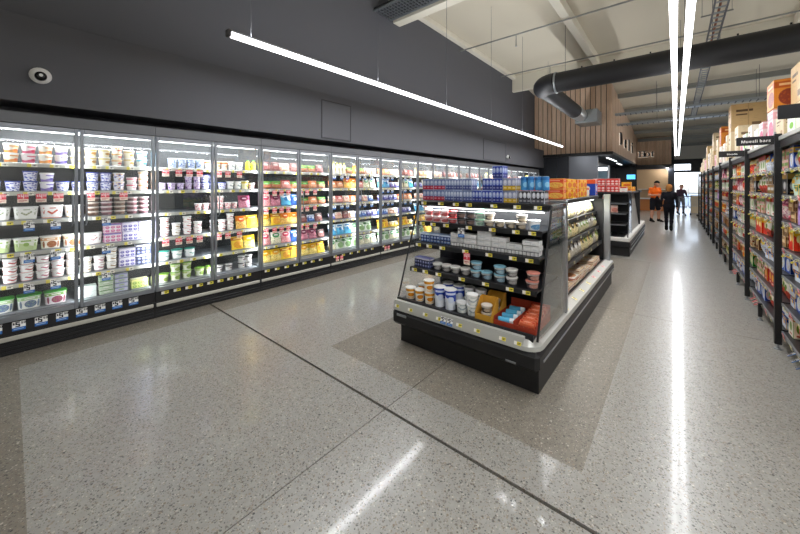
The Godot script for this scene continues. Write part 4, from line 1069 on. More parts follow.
	slab("led_strip", M["case_led"], o, Vector3(-1.05, 1.352, 3.55), Vector3(-1.03, 1.364, 6.15), 0.003)
	area("island_light", P(-1.02, 1.345, 4.8), Vector3(-0.2, -1, 0), 2.3, 0.05, Vector3.FORWARD, 14.0, Color(1.0, 0.98, 0.95))
	var sy := [1.17, 0.94, 0.70]
	var sx := [-0.99, -0.95, -0.92]
	for i in 3:
		var s := slab("side_shelf", M["shelf_black"], o, Vector3(-1.5, sy[i] - 0.02, 3.48), Vector3(sx[i] - 0.008, sy[i], 6.18), 0.003)
		slab("ticket_rail", M["shelf_black"], s, Vector3(sx[i] - 0.008, sy[i] - 0.045, 3.48), Vector3(sx[i], sy[i] + 0.012, 6.18), 0.003)
		for k in 5: part("price_ticket", ticket_mesh("ticket_white", 0.06, 0.03), atlas_mat, s, P(sx[i] + 0.002, sy[i] - 0.016, 3.8 + k * 0.5), Vector3(0, PI / 2, 0))
	for k in 7: part("price_ticket", ticket_mesh("ticket_yellow" if k < 4 else "ticket_red", 0.05, 0.05), atlas_mat, o, P(-0.826, 0.392, 3.5 + k * 0.36), Vector3(-1.2, PI / 2, 0))

func row(runs: Array, x0: float, y: float, d: float, where: String, group: String, detail := true) -> void:
	var x := x0
	var col := 0
	for r in runs:
		if r is float:
			x += r
			continue
		var s: Vector3 = DES[r[0]].s
		for c in int(r[1]):
			for t in int(r[2]):
				var w := "%s along %s" % [ORD[col], where]
				if r[2] > 1: w += ", " + ["lowest", "second up", "third up", "fourth up"][t]
				prod(r[0], P(x + s.x * 0.5 + rng.randf_range(-0.003, 0.003), y + t * (s.y + 0.002), d + s.z * 0.5 + rng.randf_range(0, 0.012)), rng.randf_range(-1, 1) * (0.05 if DES[r[0]].k == "tub" else 0.012), w, group, detail)
			col += 1
			x += s.x + r[3]

func stock_island() -> void:
	row([["dip_pink", 3, 2, 0.006], ["dip_red", 1, 2, 0.006], ["dip_black", 2, 2, 0.006], ["dip_mint", 1, 2, 0.006], ["dip_beige", 1, 2, 0.006], ["dip_beige", 2, 1, 0.006], ["dip_beige", 1, 2, 0.006], ["dip_sky", 1, 1, 0.004]], -2.12, 1.205, 2.9, "near island's top shelf", "tubs on the island's top shelf")
	row([["blue_multi", 3, 1, 0.006], ["cream_box", 1, 3, 0.01], ["cream_box", 1, 3, 0.01], ["cream_box", 1, 4, 0.005], ["cream_box", 1, 3, 0.004], ["cream_box", 1, 2, 0.004], ["cream_box", 1, 3, 0.004]], -2.14, 0.985, 2.885, "near island's middle shelf", "boxes on the island's middle shelf")
	row([["black_multi", 2, 1, 0.006], ["dip_white", 4, 1, 0.008], ["dip_bluelid", 1, 2, 0.006], ["dip_bluelid", 1, 1, 0.02], ["dip_bluelid", 1, 2, 0.004], ["dip_white", 1, 2, 0.002]], -2.14, 0.735, 2.77, "near island's lowest shelf", "tubs on the island's lowest shelf")
	row([["dip_coral", 1, 2, 0.0]], -0.975, 0.735, 2.77, "the island's lowest shelf end", "tubs on the island's lowest shelf")
	row([["spread_gold", 2, 1, 0.012], ["spread_gold", 1, 2, 0.01], ["jar_blue", 2, 1, 0.008], ["jar_white", 1, 1, 0.006], ["jar_white", 1, 2, 0.006]], -2.16, 0.43, 2.62, "front of the island's deck", "tubs on the island's deck")
	row([["spread_gold", 2, 1, 0.012], 0.07, ["jar_blue", 2, 1, 0.01], ["jar_white", 2, 2, 0.008]], -2.12, 0.43, 2.78, "second row of the island's deck", "tubs on the island's deck")
	for q in [[-1.255, 2.66, 0], [-1.255, 2.83, 1]]:
		var o := thing("display_box", P(q[0], 0.43, q[1]), "yellow cardboard display tray of tubs on the island's deck, %s" % ["front one", "one behind"][q[2]], "box", "yellow display trays")
		var c := mat_once("kraft_yellow", Color("cc962c"), 0.7)
		slab("tray_floor", c, o, Vector3(q[0] - 0.075, 0.432, q[1] - 0.075), Vector3(q[0] + 0.075, 0.436, q[1] + 0.075))
		slab("tray_front", c, o, Vector3(q[0] - 0.075, 0.436, q[1] - 0.075), Vector3(q[0] + 0.075, 0.50, q[1] - 0.072))
		slab("tray_back", c, o, Vector3(q[0] - 0.075, 0.436, q[1] + 0.072), Vector3(q[0] + 0.075, 0.62, q[1] + 0.075))
		for s in [-0.075, 0.072]:
			part("tray_side", plate([Vector3(0, 0, 0.075), Vector3(0, 0, -0.075), Vector3(0, 0.184, -0.075), Vector3(0, 0.184, -0.03), Vector3(0, 0.07, 0.075)], Vector3(0.003, 0, 0)), c, o, P(q[0] + s, 0.436, q[1]))
		for k in 2: prod("dip_beige", P(q[0], 0.437 + k * 0.066, q[1]), 0.0, "in the island's %s yellow tray, %s" % [["front", "rear"][q[2]], ["lower", "upper"][k]], "tubs in the yellow trays", true)
	var tray_red := mat_once("tray_red", Color("a83a22"), 0.6)
	for q in [[-1.088, 0.17], [-0.915, 0.17]]:
		var o := thing("display_tray", P(q[0], 0.43, 2.75), "low red cardboard tray of %s on the island's deck" % ["blue cheese rolls" if q[0] < -1.0 else "red sausage packs"], "tray", "red display trays")
		slab("tray_floor", tray_red, o, Vector3(q[0] - 0.085, 0.432, 2.62), Vector3(q[0] + 0.085, 0.437, 3.0))
		slab("tray_front", tray_red, o, Vector3(q[0] - 0.085, 0.437, 2.615), Vector3(q[0] + 0.085, 0.475, 2.62))
		slab("tray_back", tray_red, o, Vector3(q[0] - 0.085, 0.437, 3.0), Vector3(q[0] + 0.085, 0.56, 3.005))
		for s in [-0.085, 0.08]: slab("tray_side", tray_red, o, Vector3(q[0] + s, 0.437, 2.62), Vector3(q[0] + s + 0.005, 0.5, 3.0))
	for k in 4:
		var c := prod("roll_blue", P(-1.15 + k * 0.001, 0.465 + 0.008 * k, 2.66 + k * 0.08), 0.0, "in the island's red tray, %s from the front" % ORD[k], "blue cheese rolls")
		c.rotation = Vector3(0, 0.2, -PI / 2)
	for k in 5:
		var c := prod("sausage_red", P(-0.915, 0.446 + k * 0.012, 2.67 + k * 0.068), 0.0, "in the island's red tray, %s from the front" % ORD[k], "red sausage packs")
		c.scale = Vector3(0.78, 1.0, 1.0)
		c.rotation = Vector3(-0.9, 0, 0)
	# on the canopy
	row([["top_red", 2, 2, 0.002], ["top_blue", 3, 2, 0.002], ["top_navy", 1, 1, 0.002], ["top_navy", 1, 2, 0.002], ["top_navy", 1, 3, 0.002], ["top_gold", 1, 2, 0.002]], -2.18, 1.43, 2.98, "canopy top of the near island", "cartons on the near island")
	row([["top_black", 2, 1, 0.003]], -1.1, 1.43, 2.98, "canopy top by the island's right corner", "cartons on the near island")
	row([["can_blue", 4, 1, 0.002]], -1.1, 1.549, 3.0, "stack on the near island's canopy", "cans on the near island")
	row([["case_redwhite", 3, 2, 0.012]], -1.7, 1.43, 4.1, "back of the near island's top", "red topped snack cases")
	var tops := [["case_orange", 4.2, 2], ["case_yellow", 4.42, 2], ["case_yellow", 4.66, 2], ["case_orange", 4.88, 2], ["case_yellow", 5.1, 2], ["case_yellow", 5.33, 2], ["case_redwhite", 5.56, 1]]
	for i in tops.size():
		for t in tops[i][2]:
			prod(tops[i][0], P(-1.1, 1.43 + t * 0.123, tops[i][1]), PI / 2 + rng.randf_range(-0.04, 0.04), "on the island top along the aisle, %s down, %s" % [ORD[i], ["lower", "upper"][t]], "snack cases on the near island")
	prod("case_orange", P(-1.12, 1.43, 5.8), 0.05, "beside the blue case on the near island", "snack cases on the near island")
	prod("case_blue", P(-1.13, 1.43, 6.08), 0.05, "on the far corner of the near island", "snack cases on the near island")
	# aisle side
	for k in 9:
		for t in [2, 3, 1, 2, 3, 2, 1, 2, 2][k]:
			prod(["pizza", "pizza_white", "pizza"][(k + t) % 3], P(-1.05 - rng.randf_range(0, 0.015), 0.392 + t * 0.042, 3.63 + k * 0.282), PI / 2 + rng.randf_range(-0.02, 0.02), "on the island's aisle deck, %s from the near end, %s" % [ORD[k], ["lowest", "second up", "third up"][t]], "pizza boxes")
	var rows := [[0.70, -0.975, ["pasta_green", "pasta_gold", "pasta_gold", "pasta_green", "pasta_dark"]], [0.94, -1.01, ["pasta_dark", "pasta_dark", "salad_white", "pasta_gold"]], [1.17, -1.06, ["salad_white", "salad_white", "pasta_dark", "salad_white"]]]
	for r in rows.size():
		for k in 13:
			var n: String = rows[r][2][rng.randi() % rows[r][2].size()]
			prod(n, P(rows[r][1], rows[r][0], 3.6 + k * 0.203), PI / 2 + rng.randf_range(-0.12, 0.12), "on island's aisle side, %s shelf, %s from near end" % [["lower", "middle", "upper"][r], ORD[k]], "bags on the island's aisle side", false, -0.12)

func mat_once(n: String, c: Color, r := 0.6) -> StandardMaterial3D:
	return M[n] if M.has(n) else mat(n, c, r)

func second_island() -> void:
	var o := thing("chilled_island", P(-1.49, 0, 11), "farther black chilled island case, nearly empty, with a white base", "fridge case", "chilled islands")
	slab("kick_base", M["black"], o, Vector3(-2.17, 0.0, 8.88), Vector3(-0.79, 0.2, 13.3), 0.006)
	slab("bumper_body", M["black"], o, Vector3(-2.2, 0.2, 8.82), Vector3(-0.77, 0.33, 13.34), 0.02)
	slab("front_rail", M["white_paint"], o, Vector3(-2.19, 0.33, 8.82), Vector3(-0.79, 0.42, 8.9), 0.01)
	slab("side_rail", M["white_paint"], o, Vector3(-0.9, 0.33, 8.9), Vector3(-0.775, 0.44, 13.3), 0.02)
	for y in [0.24, 0.14]: slab("trim_line", M["steel"], o, Vector3(-0.785, y, 8.95), Vector3(-0.764, y + 0.015, 13.25), 0.003)
	slab("deck", M["shelf_black"], o, Vector3(-2.18, 0.35, 8.9), Vector3(-0.85, 0.42, 9.7))
	slab("back_panel", M["shelf_black"], o, Vector3(-2.18, 0.42, 9.64), Vector3(-0.85, 1.38, 9.7))
	slab("core", M["black"], o, Vector3(-2.18, 0.35, 9.7), Vector3(-1.2, 1.43, 13.25))
	slab("canopy", M["black"], o, Vector3(-2.18, 1.38, 9.2), Vector3(-0.85, 1.43, 13.25), 0.006)
	for q in [[1.18, 9.14], [0.95, 9.07], [0.7, 9.0]]:
		var s := slab("shelf", M["shelf_black"], o, Vector3(-2.17, q[0] - 0.02, q[1]), Vector3(-0.87, q[0], 9.64), 0.003)
		slab("ticket_rail", M["steel"], s, Vector3(-2.17, q[0] - 0.03, q[1] - 0.006), Vector3(-0.87, q[0] - 0.005, q[1]))
	var poly := [Vector3(0, 0.42, -8.9), Vector3(0, 0.42, -9.7), Vector3(0, 1.425, -9.7), Vector3(0, 1.425, -9.22)]
	for x in [-2.19, -0.83]:
		part("glass_end", plate(poly, Vector3(0.008, 0, 0)), M["case_glass"], o, Vector3(x, 0, 0))
		part("glass_edge", tube([Vector3(0, 0.42, -8.9), Vector3(0, 1.425, -9.22)], 0.012, 6), M["black"], o, Vector3(x + 0.004, 0, 0))
	slab("end_frame", M["steel"], o, Vector3(-1.0, 0.42, 9.7), Vector3(-0.82, 1.46, 9.76), 0.006)
	part("cover_panel", plate([Vector3(0, 0.44, -9.78), Vector3(0, 0.44, -12.0), Vector3(-0.12, 1.42, -12.0), Vector3(-0.12, 1.42, -9.78)], Vector3(0.012, 0, 0)), M["rail_grey"], o, Vector3(-0.86, 0, 0))
	slab("end_frame", M["black"], o, Vector3(-1.0, 0.42, 12.0), Vector3(-0.82, 1.44, 12.1), 0.006)
	for q in [[-1.12, 0.95, 9.2], [-1.3, 1.18, 9.3]]:
		prod("pink_pack", P(q[0], q[1], q[2]), 0.1, "alone on the farther island's %s shelf" % ["middle" if q[1] < 1.0 else "top"], "bags left on the farther island", false, -0.15)
	prod("pale_pack", P(-1.25, 0.42, 9.0), 0.0, "on the farther island's deck", "packs left on the farther island")
	var cs := [["case_red", -1.45, 9.45, 0], ["case_red", -1.45, 9.45, 1], ["case_red", -1.17, 9.45, 0], ["case_red", -1.17, 9.45, 1], ["case_redwhite", -0.95, 9.4, 0], ["case_yellow", -0.98, 10.3, 0], ["case_yellow", -0.98, 10.3, 1], ["case_yellow", -0.98, 10.8, 0], ["case_yellow", -0.98, 11.3, 0]]
	for i in cs.size():
		var q: Array = cs[i]
		prod(q[0], P(q[1], 1.43 + q[3] * (0.163 if q[0] == "case_red" else 0.123), q[2]), 0.0, "on top of the farther island, %s from its left" % ORD[i], "snack cases on the farther island")

# ------------------------------------------------------------------ dry goods shelving on the right
const G0 := 3.02
const GW := 1.8
const GLEV := [0.19, 0.46, 0.73, 0.99, 1.25, 1.50, 1.75]
func gondola() -> void:
	for k in 9:
		var d0 := G0 + k * GW
		var d1 := d0 + GW
		var o := thing("shelving_bay", P(1.0, 0, (d0 + d1) * 0.5), "black grocery shelving bay on the aisle's right, %s from the camera" % ORD[k], "shelving", "grocery shelving run")
		for d in [d0] if k < 8 else [d0, d1]:
			slab("post", M["black"], o, Vector3(0.735, 0.05, d - 0.022), Vector3(0.785, 2.1, d + 0.022), 0.004)
			part("foot", lathe([[0.012, 0.05], [0.012, 0.012], [0.028, 0.01], [0.03, 0.0]], 10), M["steel"], o, P(0.76, 0.0, d))
		slab("leg", M["black"], o, Vector3(0.745, 0.04, (d0 + d1) * 0.5 - 0.018), Vector3(0.78, 0.2, (d0 + d1) * 0.5 + 0.018), 0.003)
		part("foot", lathe([[0.012, 0.04], [0.012, 0.012], [0.026, 0.01], [0.028, 0.0]], 10), M["steel"], o, P(0.762, 0.0, (d0 + d1) * 0.5))
		slab("back_panel", M["shelf_black"], o, Vector3(1.3, 0.1, d0 - 0.02), Vector3(1.33, 2.05, d1 - 0.024))
		slab("top_shelf", M["rail_grey"], o, Vector3(0.76, 2.03, d0 + 0.024), Vector3(1.3, 2.07, d1 - 0.024), 0.004)
		if k == 0: slab("end_panel", M["shelf_black"], o, Vector3(0.80, 0.06, d0 + 0.001), Vector3(1.3, 2.03, d0 + 0.023))
		if k == 8: slab("end_panel", M["shelf_black"], o, Vector3(0.80, 0.06, d1 - 0.023), Vector3(1.3, 2.03, d1 - 0.001))
		slab("top_skirt", M["black"], o, Vector3(0.77, 1.96, d0 + 0.024), Vector3(0.79, 2.03, d1 - 0.024))
		slab("plinth", M["shelf_black"], o, Vector3(0.86, 0.06, d0 + 0.028), Vector3(1.29, 0.15, d1 - 0.028))
		for i in 7:
			var y: float = GLEV[i]
			var s := slab("shelf", M["shelf_black"], o, Vector3(0.79, y - 0.025, d0 + 0.024), Vector3(1.29, y, d1 - 0.024), 0.003)
			slab("ticket_rail", M["gondola_rail"], s, Vector3(0.778, y - 0.028, d0 + 0.03), Vector3(0.79, y + 0.004, d1 - 0.03), 0.002)
			if k < 4:
				for j in 7:
					var red := (i + k + j) % 3 == 0
					part("price_ticket", ticket_mesh("ticket_red" if red else "ticket_white", 0.055, 0.04 if not red else 0.075), atlas_mat, s, P(0.772, y - 0.02, d0 + 0.14 + j * 0.25), Vector3(0.2, -PI / 2, 0))
			if k < 3 and i >= 3:
				for j in 5: part("price_flag", ticket_mesh("ticket_white", 0.05, 0.016), atlas_mat, s, P(0.752, y - 0.026, d0 + 0.25 + j * 0.31), Vector3(0, 0.15, 0.7))
			if k < 3 and i == 0:
				for j in 3: part("price_flag", ticket_mesh("ticket_red" if k else "ticket_blue", 0.06, 0.02), atlas_mat, s, P(0.75, y - 0.03, d0 + 1.0 + j * 0.13), Vector3(0, 0.15, 0.6))
		# stock
		var kinds := ["box", "bars", "snack"]
		var pals: Array = [
			[["cream", "yellow", "white"], ["blue", "yellow", "white"], ["yellow", "cream", "blue"], ["green", "yellow", "green"], ["purple", "red", "brown"], ["teal", "white", "white"], ["white", "pink", "blue"]],
			[["blue", "yellow", "white"], ["white", "red", "cream"], ["purple", "blue", "brown"], ["brown", "yellow", "white"], ["white", "pink", "white"], ["black", "green", "white"], ["blue", "white", "white"]],
			[["blue", "green", "white"], ["green", "yellow", "cream"], ["yellow", "white", "cream"], ["green", "white", "blue"], ["pink", "white", "yellow"], ["yellow", "pink", "cream"], ["yellow", "purple", "white"]],
			[["green", "blue", "white"], ["blue", "teal", "white"], ["white", "cream", "red"], ["purple", "blue", "white"], ["white", "black", "cream"], ["white", "blue", "white"], ["orange", "yellow", "white"]]][k % 4]
		for i in 7:
			var y: float = GLEV[i]
			var d := d0 + 0.05
			var c := 0
			while d < d1 - 0.2:
				var n: String = kinds[(i + c / 3 + k) % 3] + "_" + pals[i][rng.randi() % pals[i].size()]
				var s: Vector3 = DES[n].s
				var wide := 1.0 if k < 3 else 1.5
				for t in 3 if k < 3 else 2:
					if d + s.x * wide > d1 - 0.03: break
					for h in 2 if n.begins_with("bars") else 1:
						var w := "%s along, %s shelf up, %s bay on the right" % [ORD[c], ORD[i], ORD[k]]
						if n.begins_with("bars"): w += [", lower", ", upper"][h]
						var q := prod(n, P(0.815 + s.z * 0.5 + rng.randf_range(0, 0.03), y + h * (s.y + 0.002), d + s.x * wide * 0.5), -PI / 2 + rng.randf_range(-0.05, 0.05), w, "%s shelf of bay %s" % [ORD[i], ORD[k]], false, -0.04 if n.begins_with("snack") else 0.0)
						if wide > 1.0: q.scale = Vector3(wide, 1, 1)
					d += s.x * wide + 0.012
					c += 1
				if d + s.x * wide > d1 - 0.03: break
	# blade signs fixed to the posts
	for q in [[3.02, "", "blank black blade sign at the near edge of the right-hand shelving"], [4.82, "Muesli bars", "black blade sign reading Muesli bars on the shelving post"], [6.62, "Biscuits", "farther black blade sign with small white lettering on the shelving post"]]:
		var o := thing("aisle_sign", P(0.62, 2.05, q[0]), q[2], "sign", "aisle blade signs")
		slab("board", M["sign_black"], o, Vector3(0.475, 2.0, q[0] - 0.008), Vector3(0.735, 2.085, q[0] + 0.008), 0.003)
		slab("bracket", M["steel"], o, Vector3(0.735, 2.0, q[0] - 0.012), Vector3(0.75, 2.12, q[0] + 0.012), 0.002)
		if q[1]:
			var t := TextMesh.new()
			var fnt := SystemFont.new()
			fnt.font_names = PackedStringArray(["Droid Sans"])
			fnt.font_weight = 700
			t.font = fnt
			t.text = q[1]
			t.font_size = 32
			t.pixel_size = 0.00115 if q[1].length() > 9 else 0.0009
			t.depth = 0.002
			part("lettering", t, M["sign_white"], o, P(0.61, 2.038, q[0] - 0.0095))

func overstock() -> void:
	# cartons on the shelving top: [design, x0, x1, y0, y1, d0, d1]
	var list := [
		["carton_kraft", 0.98, 1.28, 2.07, 2.42, 4.05, 4.5], ["carton_white", 0.79, 0.95, 2.07, 2.25, 4.0, 4.35], ["carton_green", 0.80, 0.97, 2.07, 2.23, 4.42, 4.7],
		["carton_kraft", 0.90, 1.28, 2.40, 2.78, 4.75, 5.15], ["carton_pale", 0.90, 1.28, 2.07, 2.40, 4.75, 5.15],
		["carton_pale", 0.79, 0.90, 2.07, 2.28, 4.78, 5.1], ["carton_pink", 0.79, 0.92, 2.07, 2.4, 5.22, 5.5], ["carton_orange", 0.80, 1.0, 2.42, 2.72, 5.25, 5.6], ["carton_kraft", 0.95, 1.28, 2.07, 2.42, 5.22, 5.62],
		["carton_pink", 0.79, 0.93, 2.07, 2.35, 5.75, 6.0], ["carton_green", 0.80, 0.98, 2.07, 2.32, 6.1, 6.4], ["carton_pale", 0.99, 1.28, 2.07, 2.45, 6.0, 6.4], ["carton_white", 0.79, 0.95, 2.07, 2.42, 6.5, 6.8],
		["carton_green", 0.79, 1.0, 2.07, 2.36, 6.95, 7.3], ["carton_pink", 0.8, 0.98, 2.07, 2.3, 7.4, 7.65], ["carton_pale", 0.8, 1.05, 2.07, 2.6, 7.9, 8.3],
		["carton_pale", 0.79, 1.24, 2.07, 2.6, 8.7, 9.1], ["carton_kraft", 0.79, 1.24, 2.6, 3.1, 8.7, 9.1], ["carton_pale", 0.8, 1.0, 2.07, 2.62, 9.4, 9.7], ["carton_white", 0.8, 1.05, 2.07, 2.5, 9.9, 10.2],
		["carton_orange", 0.8, 1.15, 2.5, 2.95, 10.6, 11.0], ["carton_white", 0.8, 1.15, 2.07, 2.5, 10.6, 11.0], ["carton_pale", 0.8, 1.1, 2.07, 2.75, 11.4, 11.8], ["carton_pink", 0.8, 1.0, 2.07, 2.4, 12.0, 12.3],
		["carton_kraft", 0.8, 1.15, 2.07, 2.55, 12.6, 13.0], ["carton_pale", 0.8, 1.15, 2.55, 3.05, 12.6, 13.0], ["carton_pale", 0.8, 1.1, 2.07, 2.7, 13.4, 13.9], ["carton_white", 0.8, 1.1, 2.07, 2.6, 14.2, 14.7],
		["carton_kraft", 0.8, 1.15, 2.07, 2.9, 15.0, 15.5], ["carton_pink", 0.8, 1.1, 2.07, 2.5, 15.9, 16.4], ["carton_pale", 0.8, 1.15, 2.07, 2.6, 16.8, 17.4], ["carton_pale", 0.8, 1.15, 2.07, 2.5, 17.8, 18.4], ["carton_kraft", 0.8, 1.15, 2.07, 2.35, 18.6, 19.15]]
	for i in list.size():
		var q: Array = list[i]
		var s: Vector3 = DES[q[0]].s
		var o := prod(q[0], P((q[1] + q[2]) * 0.5, q[3], (q[5] + q[6]) * 0.5), 0.0, "on top of the right-hand shelving, %s from the camera%s" % [ORD[i], ", upper" if q[3] > 2.2 else ""], "overstock cartons on the shelving")
		o.scale = Vector3((q[2] - q[1]) / s.x, (q[4] - q[3]) / s.y, (q[6] - q[5]) / s.z)

# ------------------------------------------------------------------ far end of the shop
func roof_y(d: float) -> float:
	return 6.1 - maxf(0.0, d - 14.0) * 0.0942

func far_end() -> void:
	var w := struct("wall_timber")
	slab("backing", M["navy_board"], w, Vector3(WALL_X, 3.0, 16.24), Vector3(-2.07, 5.95, 16.3))
	for k in 16:
		var x: float = WALL_X + 0.008 + k * 0.197
		slab("plank", M["wood_pale" if k % 3 else "wood_pale_b"], w, Vector3(x, 3.0, 16.2), Vector3(x + 0.17, roof_y(16.2) - 0.01, 16.25), 0.006)
	slab("backing", M["navy_board"], w, Vector3(-2.2, 3.0, 16.3), Vector3(-2.09, 4.85, 27.6))
	for k in 38:
		var d := 16.25 + k * 0.298
		slab("plank", M["wood_pale" if k % 3 else "wood_pale_b"], w, Vector3(-2.1, 2.98, d), Vector3(-2.05, roof_y(d + 0.3) - 0.01, d + 0.292), 0.004)
	slab("backing", M["navy_board"], w, Vector3(-2.05, 2.9, 27.66), Vector3(-0.2, 4.8, 27.8))
	for k in 12: slab("plank", M["wood_pale" if k % 3 else "wood_pale_b"], w, Vector3(-2.05 + k * 0.152, 2.9, 27.6), Vector3(-2.05 + k * 0.152 + 0.146, 4.78, 27.66), 0.004)
	var s := struct("ceiling_deli")
	slab("soffit", M["black"], s, Vector3(WALL_X, 2.88, 16.05), Vector3(-2.0, 3.0, 27.6), 0.01)
	slab("soffit", M["black"], s, Vector3(-2.0, 2.62, 26.4), Vector3(-0.15, 2.9, 27.8), 0.01)
	# panels below the timber
	var p := struct("wall_panels")
	for q in [[WALL_X, -4.72, "navy_board"], [-4.71, -4.2, "navy_board"], [-4.19, -3.69, "navy_board"], [-3.68, -2.56, "dark_steel"]]:
		slab("panel", M[q[2]], p, Vector3(q[0], 0, 16.18), Vector3(q[1], 2.88, 16.3), 0.004)
	slab("inner_wall", M["navy_board"], p, Vector3(-3.4, 0, 18.4), Vector3(-3.3, 2.88, 27.6))
	slab("inner_wall", M["navy_board"], p, Vector3(-5.7, 0, 27.6), Vector3(-2.0, 2.88, 27.8))
	# lit strips under the soffit
	for q in [[-2.42, 17.6, 20.6, "nearer"], [-2.6, 22.5, 24.5, "farther"]]:
		var l := thing("strip_lamp", P(q[0], 2.86, (q[1] + q[2]) * 0.5), "white strip lamp under the black deli soffit, %s one" % q[3], "lamp", "deli strip lamps")
		slab("diffuser", M["case_led"], l, Vector3(q[0] - 0.04, 2.845, q[1]), Vector3(q[0] + 0.04, 2.862, q[2]), 0.004)
		slab("housing", M["black"], l, Vector3(q[0] - 0.05, 2.862, q[1] - 0.02), Vector3(q[0] + 0.05, 2.878, q[2] + 0.02))
		area("deli_light", P(q[0], 2.835, (q[1] + q[2]) * 0.5), Vector3.DOWN, q[2] - q[1], 0.08, Vector3.FORWARD, 14.0)
	var c := thing("upright_cooler", P(-2.58, 0, 17.6), "tall pale blue lit cooler beside the steel wall panel", "fridge")
	slab("cabinet", M["shelf_steel"], c, Vector3(-2.8, 0, 17.45), Vector3(-2.36, 2.5, 17.9), 0.01)
	slab("glass_door", mat_once("pale_blue_glass", Color("9cc0d4"), 0.15), c, Vector3(-2.77, 0.3, 17.43), Vector3(-2.39, 2.2, 17.45), 0.004)
	slab("lit_header", M["case_led"], c, Vector3(-2.77, 2.26, 17.43), Vector3(-2.39, 2.4, 17.45), 0.004)
	slab("poster", M["sign_white"], c, Vector3(-2.7, 1.5, 17.42), Vector3(-2.46, 1.85, 17.43))
	c = thing("deli_counter", P(-2.3, 0, 21), "dark deli counter with glass front beneath the timber fascia", "counter")
	slab("base", M["navy_board"], c, Vector3(-2.9, 0, 18.8), Vector3(-2.1, 0.95, 26.0), 0.01)
	slab("worktop", M["steel"], c, Vector3(-2.92, 0.95, 18.78), Vector3(-2.08, 0.99, 26.02), 0.004)
	slab("glass_front", M["case_glass"], c, Vector3(-2.14, 0.99, 18.9), Vector3(-2.13, 1.4, 25.9))
	slab("glass_top", M["case_glass"], c, Vector3(-2.5, 1.4, 18.9), Vector3(-2.13, 1.41, 25.9))
	var m := thing("menu_screen", P(-2.06, 2.08, 24.0), "small glowing blue menu screen over the deli counter", "screen")
	slab("bezel", M["black"], m, Vector3(-2.3, 1.93, 24.02), Vector3(-1.84, 2.24, 24.06), 0.004)
	slab("display", M["screen_glow"], m, Vector3(-2.28, 1.95, 24.005), Vector3(-1.86, 2.22, 24.02))
	part("arm", tube([Vector3.ZERO, Vector3(0, 0.675, 0)], 0.015, 6), M["black"], m, P(-2.07, 2.2, 24.07))
	area("screen_light", P(-2.06, 2.08, 23.99), Vector3(0, 0, 1), 0.42, 0.27, Vector3.RIGHT, 0.6, Color(0.4, 0.75, 1.0))
	# fascia letters
	letters("Deli", P(-2.04, 3.3, 18.3), PI / 2, 0.0165, "dark script letters with lit edges on the timber side wall")
	letters("Hot", P(-1.98, 3.35, 27.57), 0.0, 0.0115, "dark script letters with lit edges on the far timber wall")
	# tan back wall with its counter
	var t := struct("wall_back")
	slab("tan_panel", M["tan_board"], t, Vector3(-2.0, 0.0, 26.9), Vector3(-0.36, 2.62, 27.1))
	slab("column", M["navy_board"], t, Vector3(-0.38, 0, 26.45), Vector3(-0.1, 2.9, 26.85), 0.01)
	slab("end_wall", M["navy_board"], t, Vector3(-8.0, 0, FAR_D), Vector3(-0.1, 5.2, FAR_D + 0.2))
	slab("end_wall", M["white_paint"], t, Vector3(3.4, 0, FAR_D), Vector3(RIGHT_X, 5.2, FAR_D + 0.2))
	slab("header", M["navy_board"], t, Vector3(-0.1, 3.1, FAR_D), Vector3(3.4, 3.45, FAR_D + 0.2))
	slab("upper_header", M["white_paint"], t, Vector3(-0.1, 3.45, FAR_D), Vector3(3.4, 5.2, FAR_D + 0.2))
	slab("transom", M["navy_board"], t, Vector3(-0.1, 2.5, FAR_D), Vector3(3.4, 2.66, FAR_D + 0.2))
	slab("transom_panel", M["navy_board"], t, Vector3(0.8, 2.66, FAR_D), Vector3(3.4, 3.1, FAR_D + 0.2))
	var wl := struct("wall_side")
	slab("wall_face", M["graphite_dark"], wl, Vector3(-8.2, 0, 18.0), Vector3(-8.0, 6.4, FAR_D))
	slab("return_wall", M["graphite_dark"], wl, Vector3(-8.2, 0, 17.8), Vector3(WALL_X - 0.5, 6.4, 18.0))
	var b := thing("service_counter", P(-1.2, 0, 26), "low tan and orange service counter before the tan wall", "counter")
	slab("front", mat_once("orange_board", Color("b8743c"), 0.6), b, Vector3(-1.9, 0, 25.6), Vector3(-0.45, 0.72, 25.9), 0.01)
	slab("worktop", M["white_paint"], b, Vector3(-1.95, 0.72, 25.5), Vector3(-0.42, 0.78, 26.2), 0.006)
	slab("back_shelf", M["white_paint"], b, Vector3(-1.9, 1.3, 26.6), Vector3(-0.45, 1.34, 26.9))
	var win := struct("window_1")
	for q in [[-0.1, 0.62], [0.68, 1.48], [1.54, 2.4], [2.46, 3.4]]:
		slab("pane", M["glass"], win, Vector3(q[0] + 0.03, 0.06, FAR_D + 0.08), Vector3(q[1] - 0.03, 2.5, FAR_D + 0.09))
		for e in [q[0], q[1] - 0.03]: slab("mullion", M["door_alu"], win, Vector3(e, 0.0, FAR_D + 0.04), Vector3(e + 0.03, 2.5, FAR_D + 0.14))
		slab("sill", M["door_alu"], win, Vector3(q[0], 0, FAR_D + 0.04), Vector3(q[1], 0.06, FAR_D + 0.14))
	slab("push_bar", M["steel"], win, Vector3(0.68, 1.0, FAR_D - 0.02), Vector3(1.48, 1.05, FAR_D + 0.04), 0.01)
	slab("pane", M["glass"], win, Vector3(-0.1, 2.66, FAR_D + 0.08), Vector3(0.8, 3.1, FAR_D + 0.09))
	var gr := struct("ground")
	slab("pavement", mat_once("pavement", Color("c4c0b8"), 0.8), gr, Vector3(-20, -0.2, FAR_D + 3), Vector3(30, -0.02, 80))
	var bx := thing("stock_bin", P(0.85, 0, 25), "beige cardboard bin standing by the shop windows", "bin")
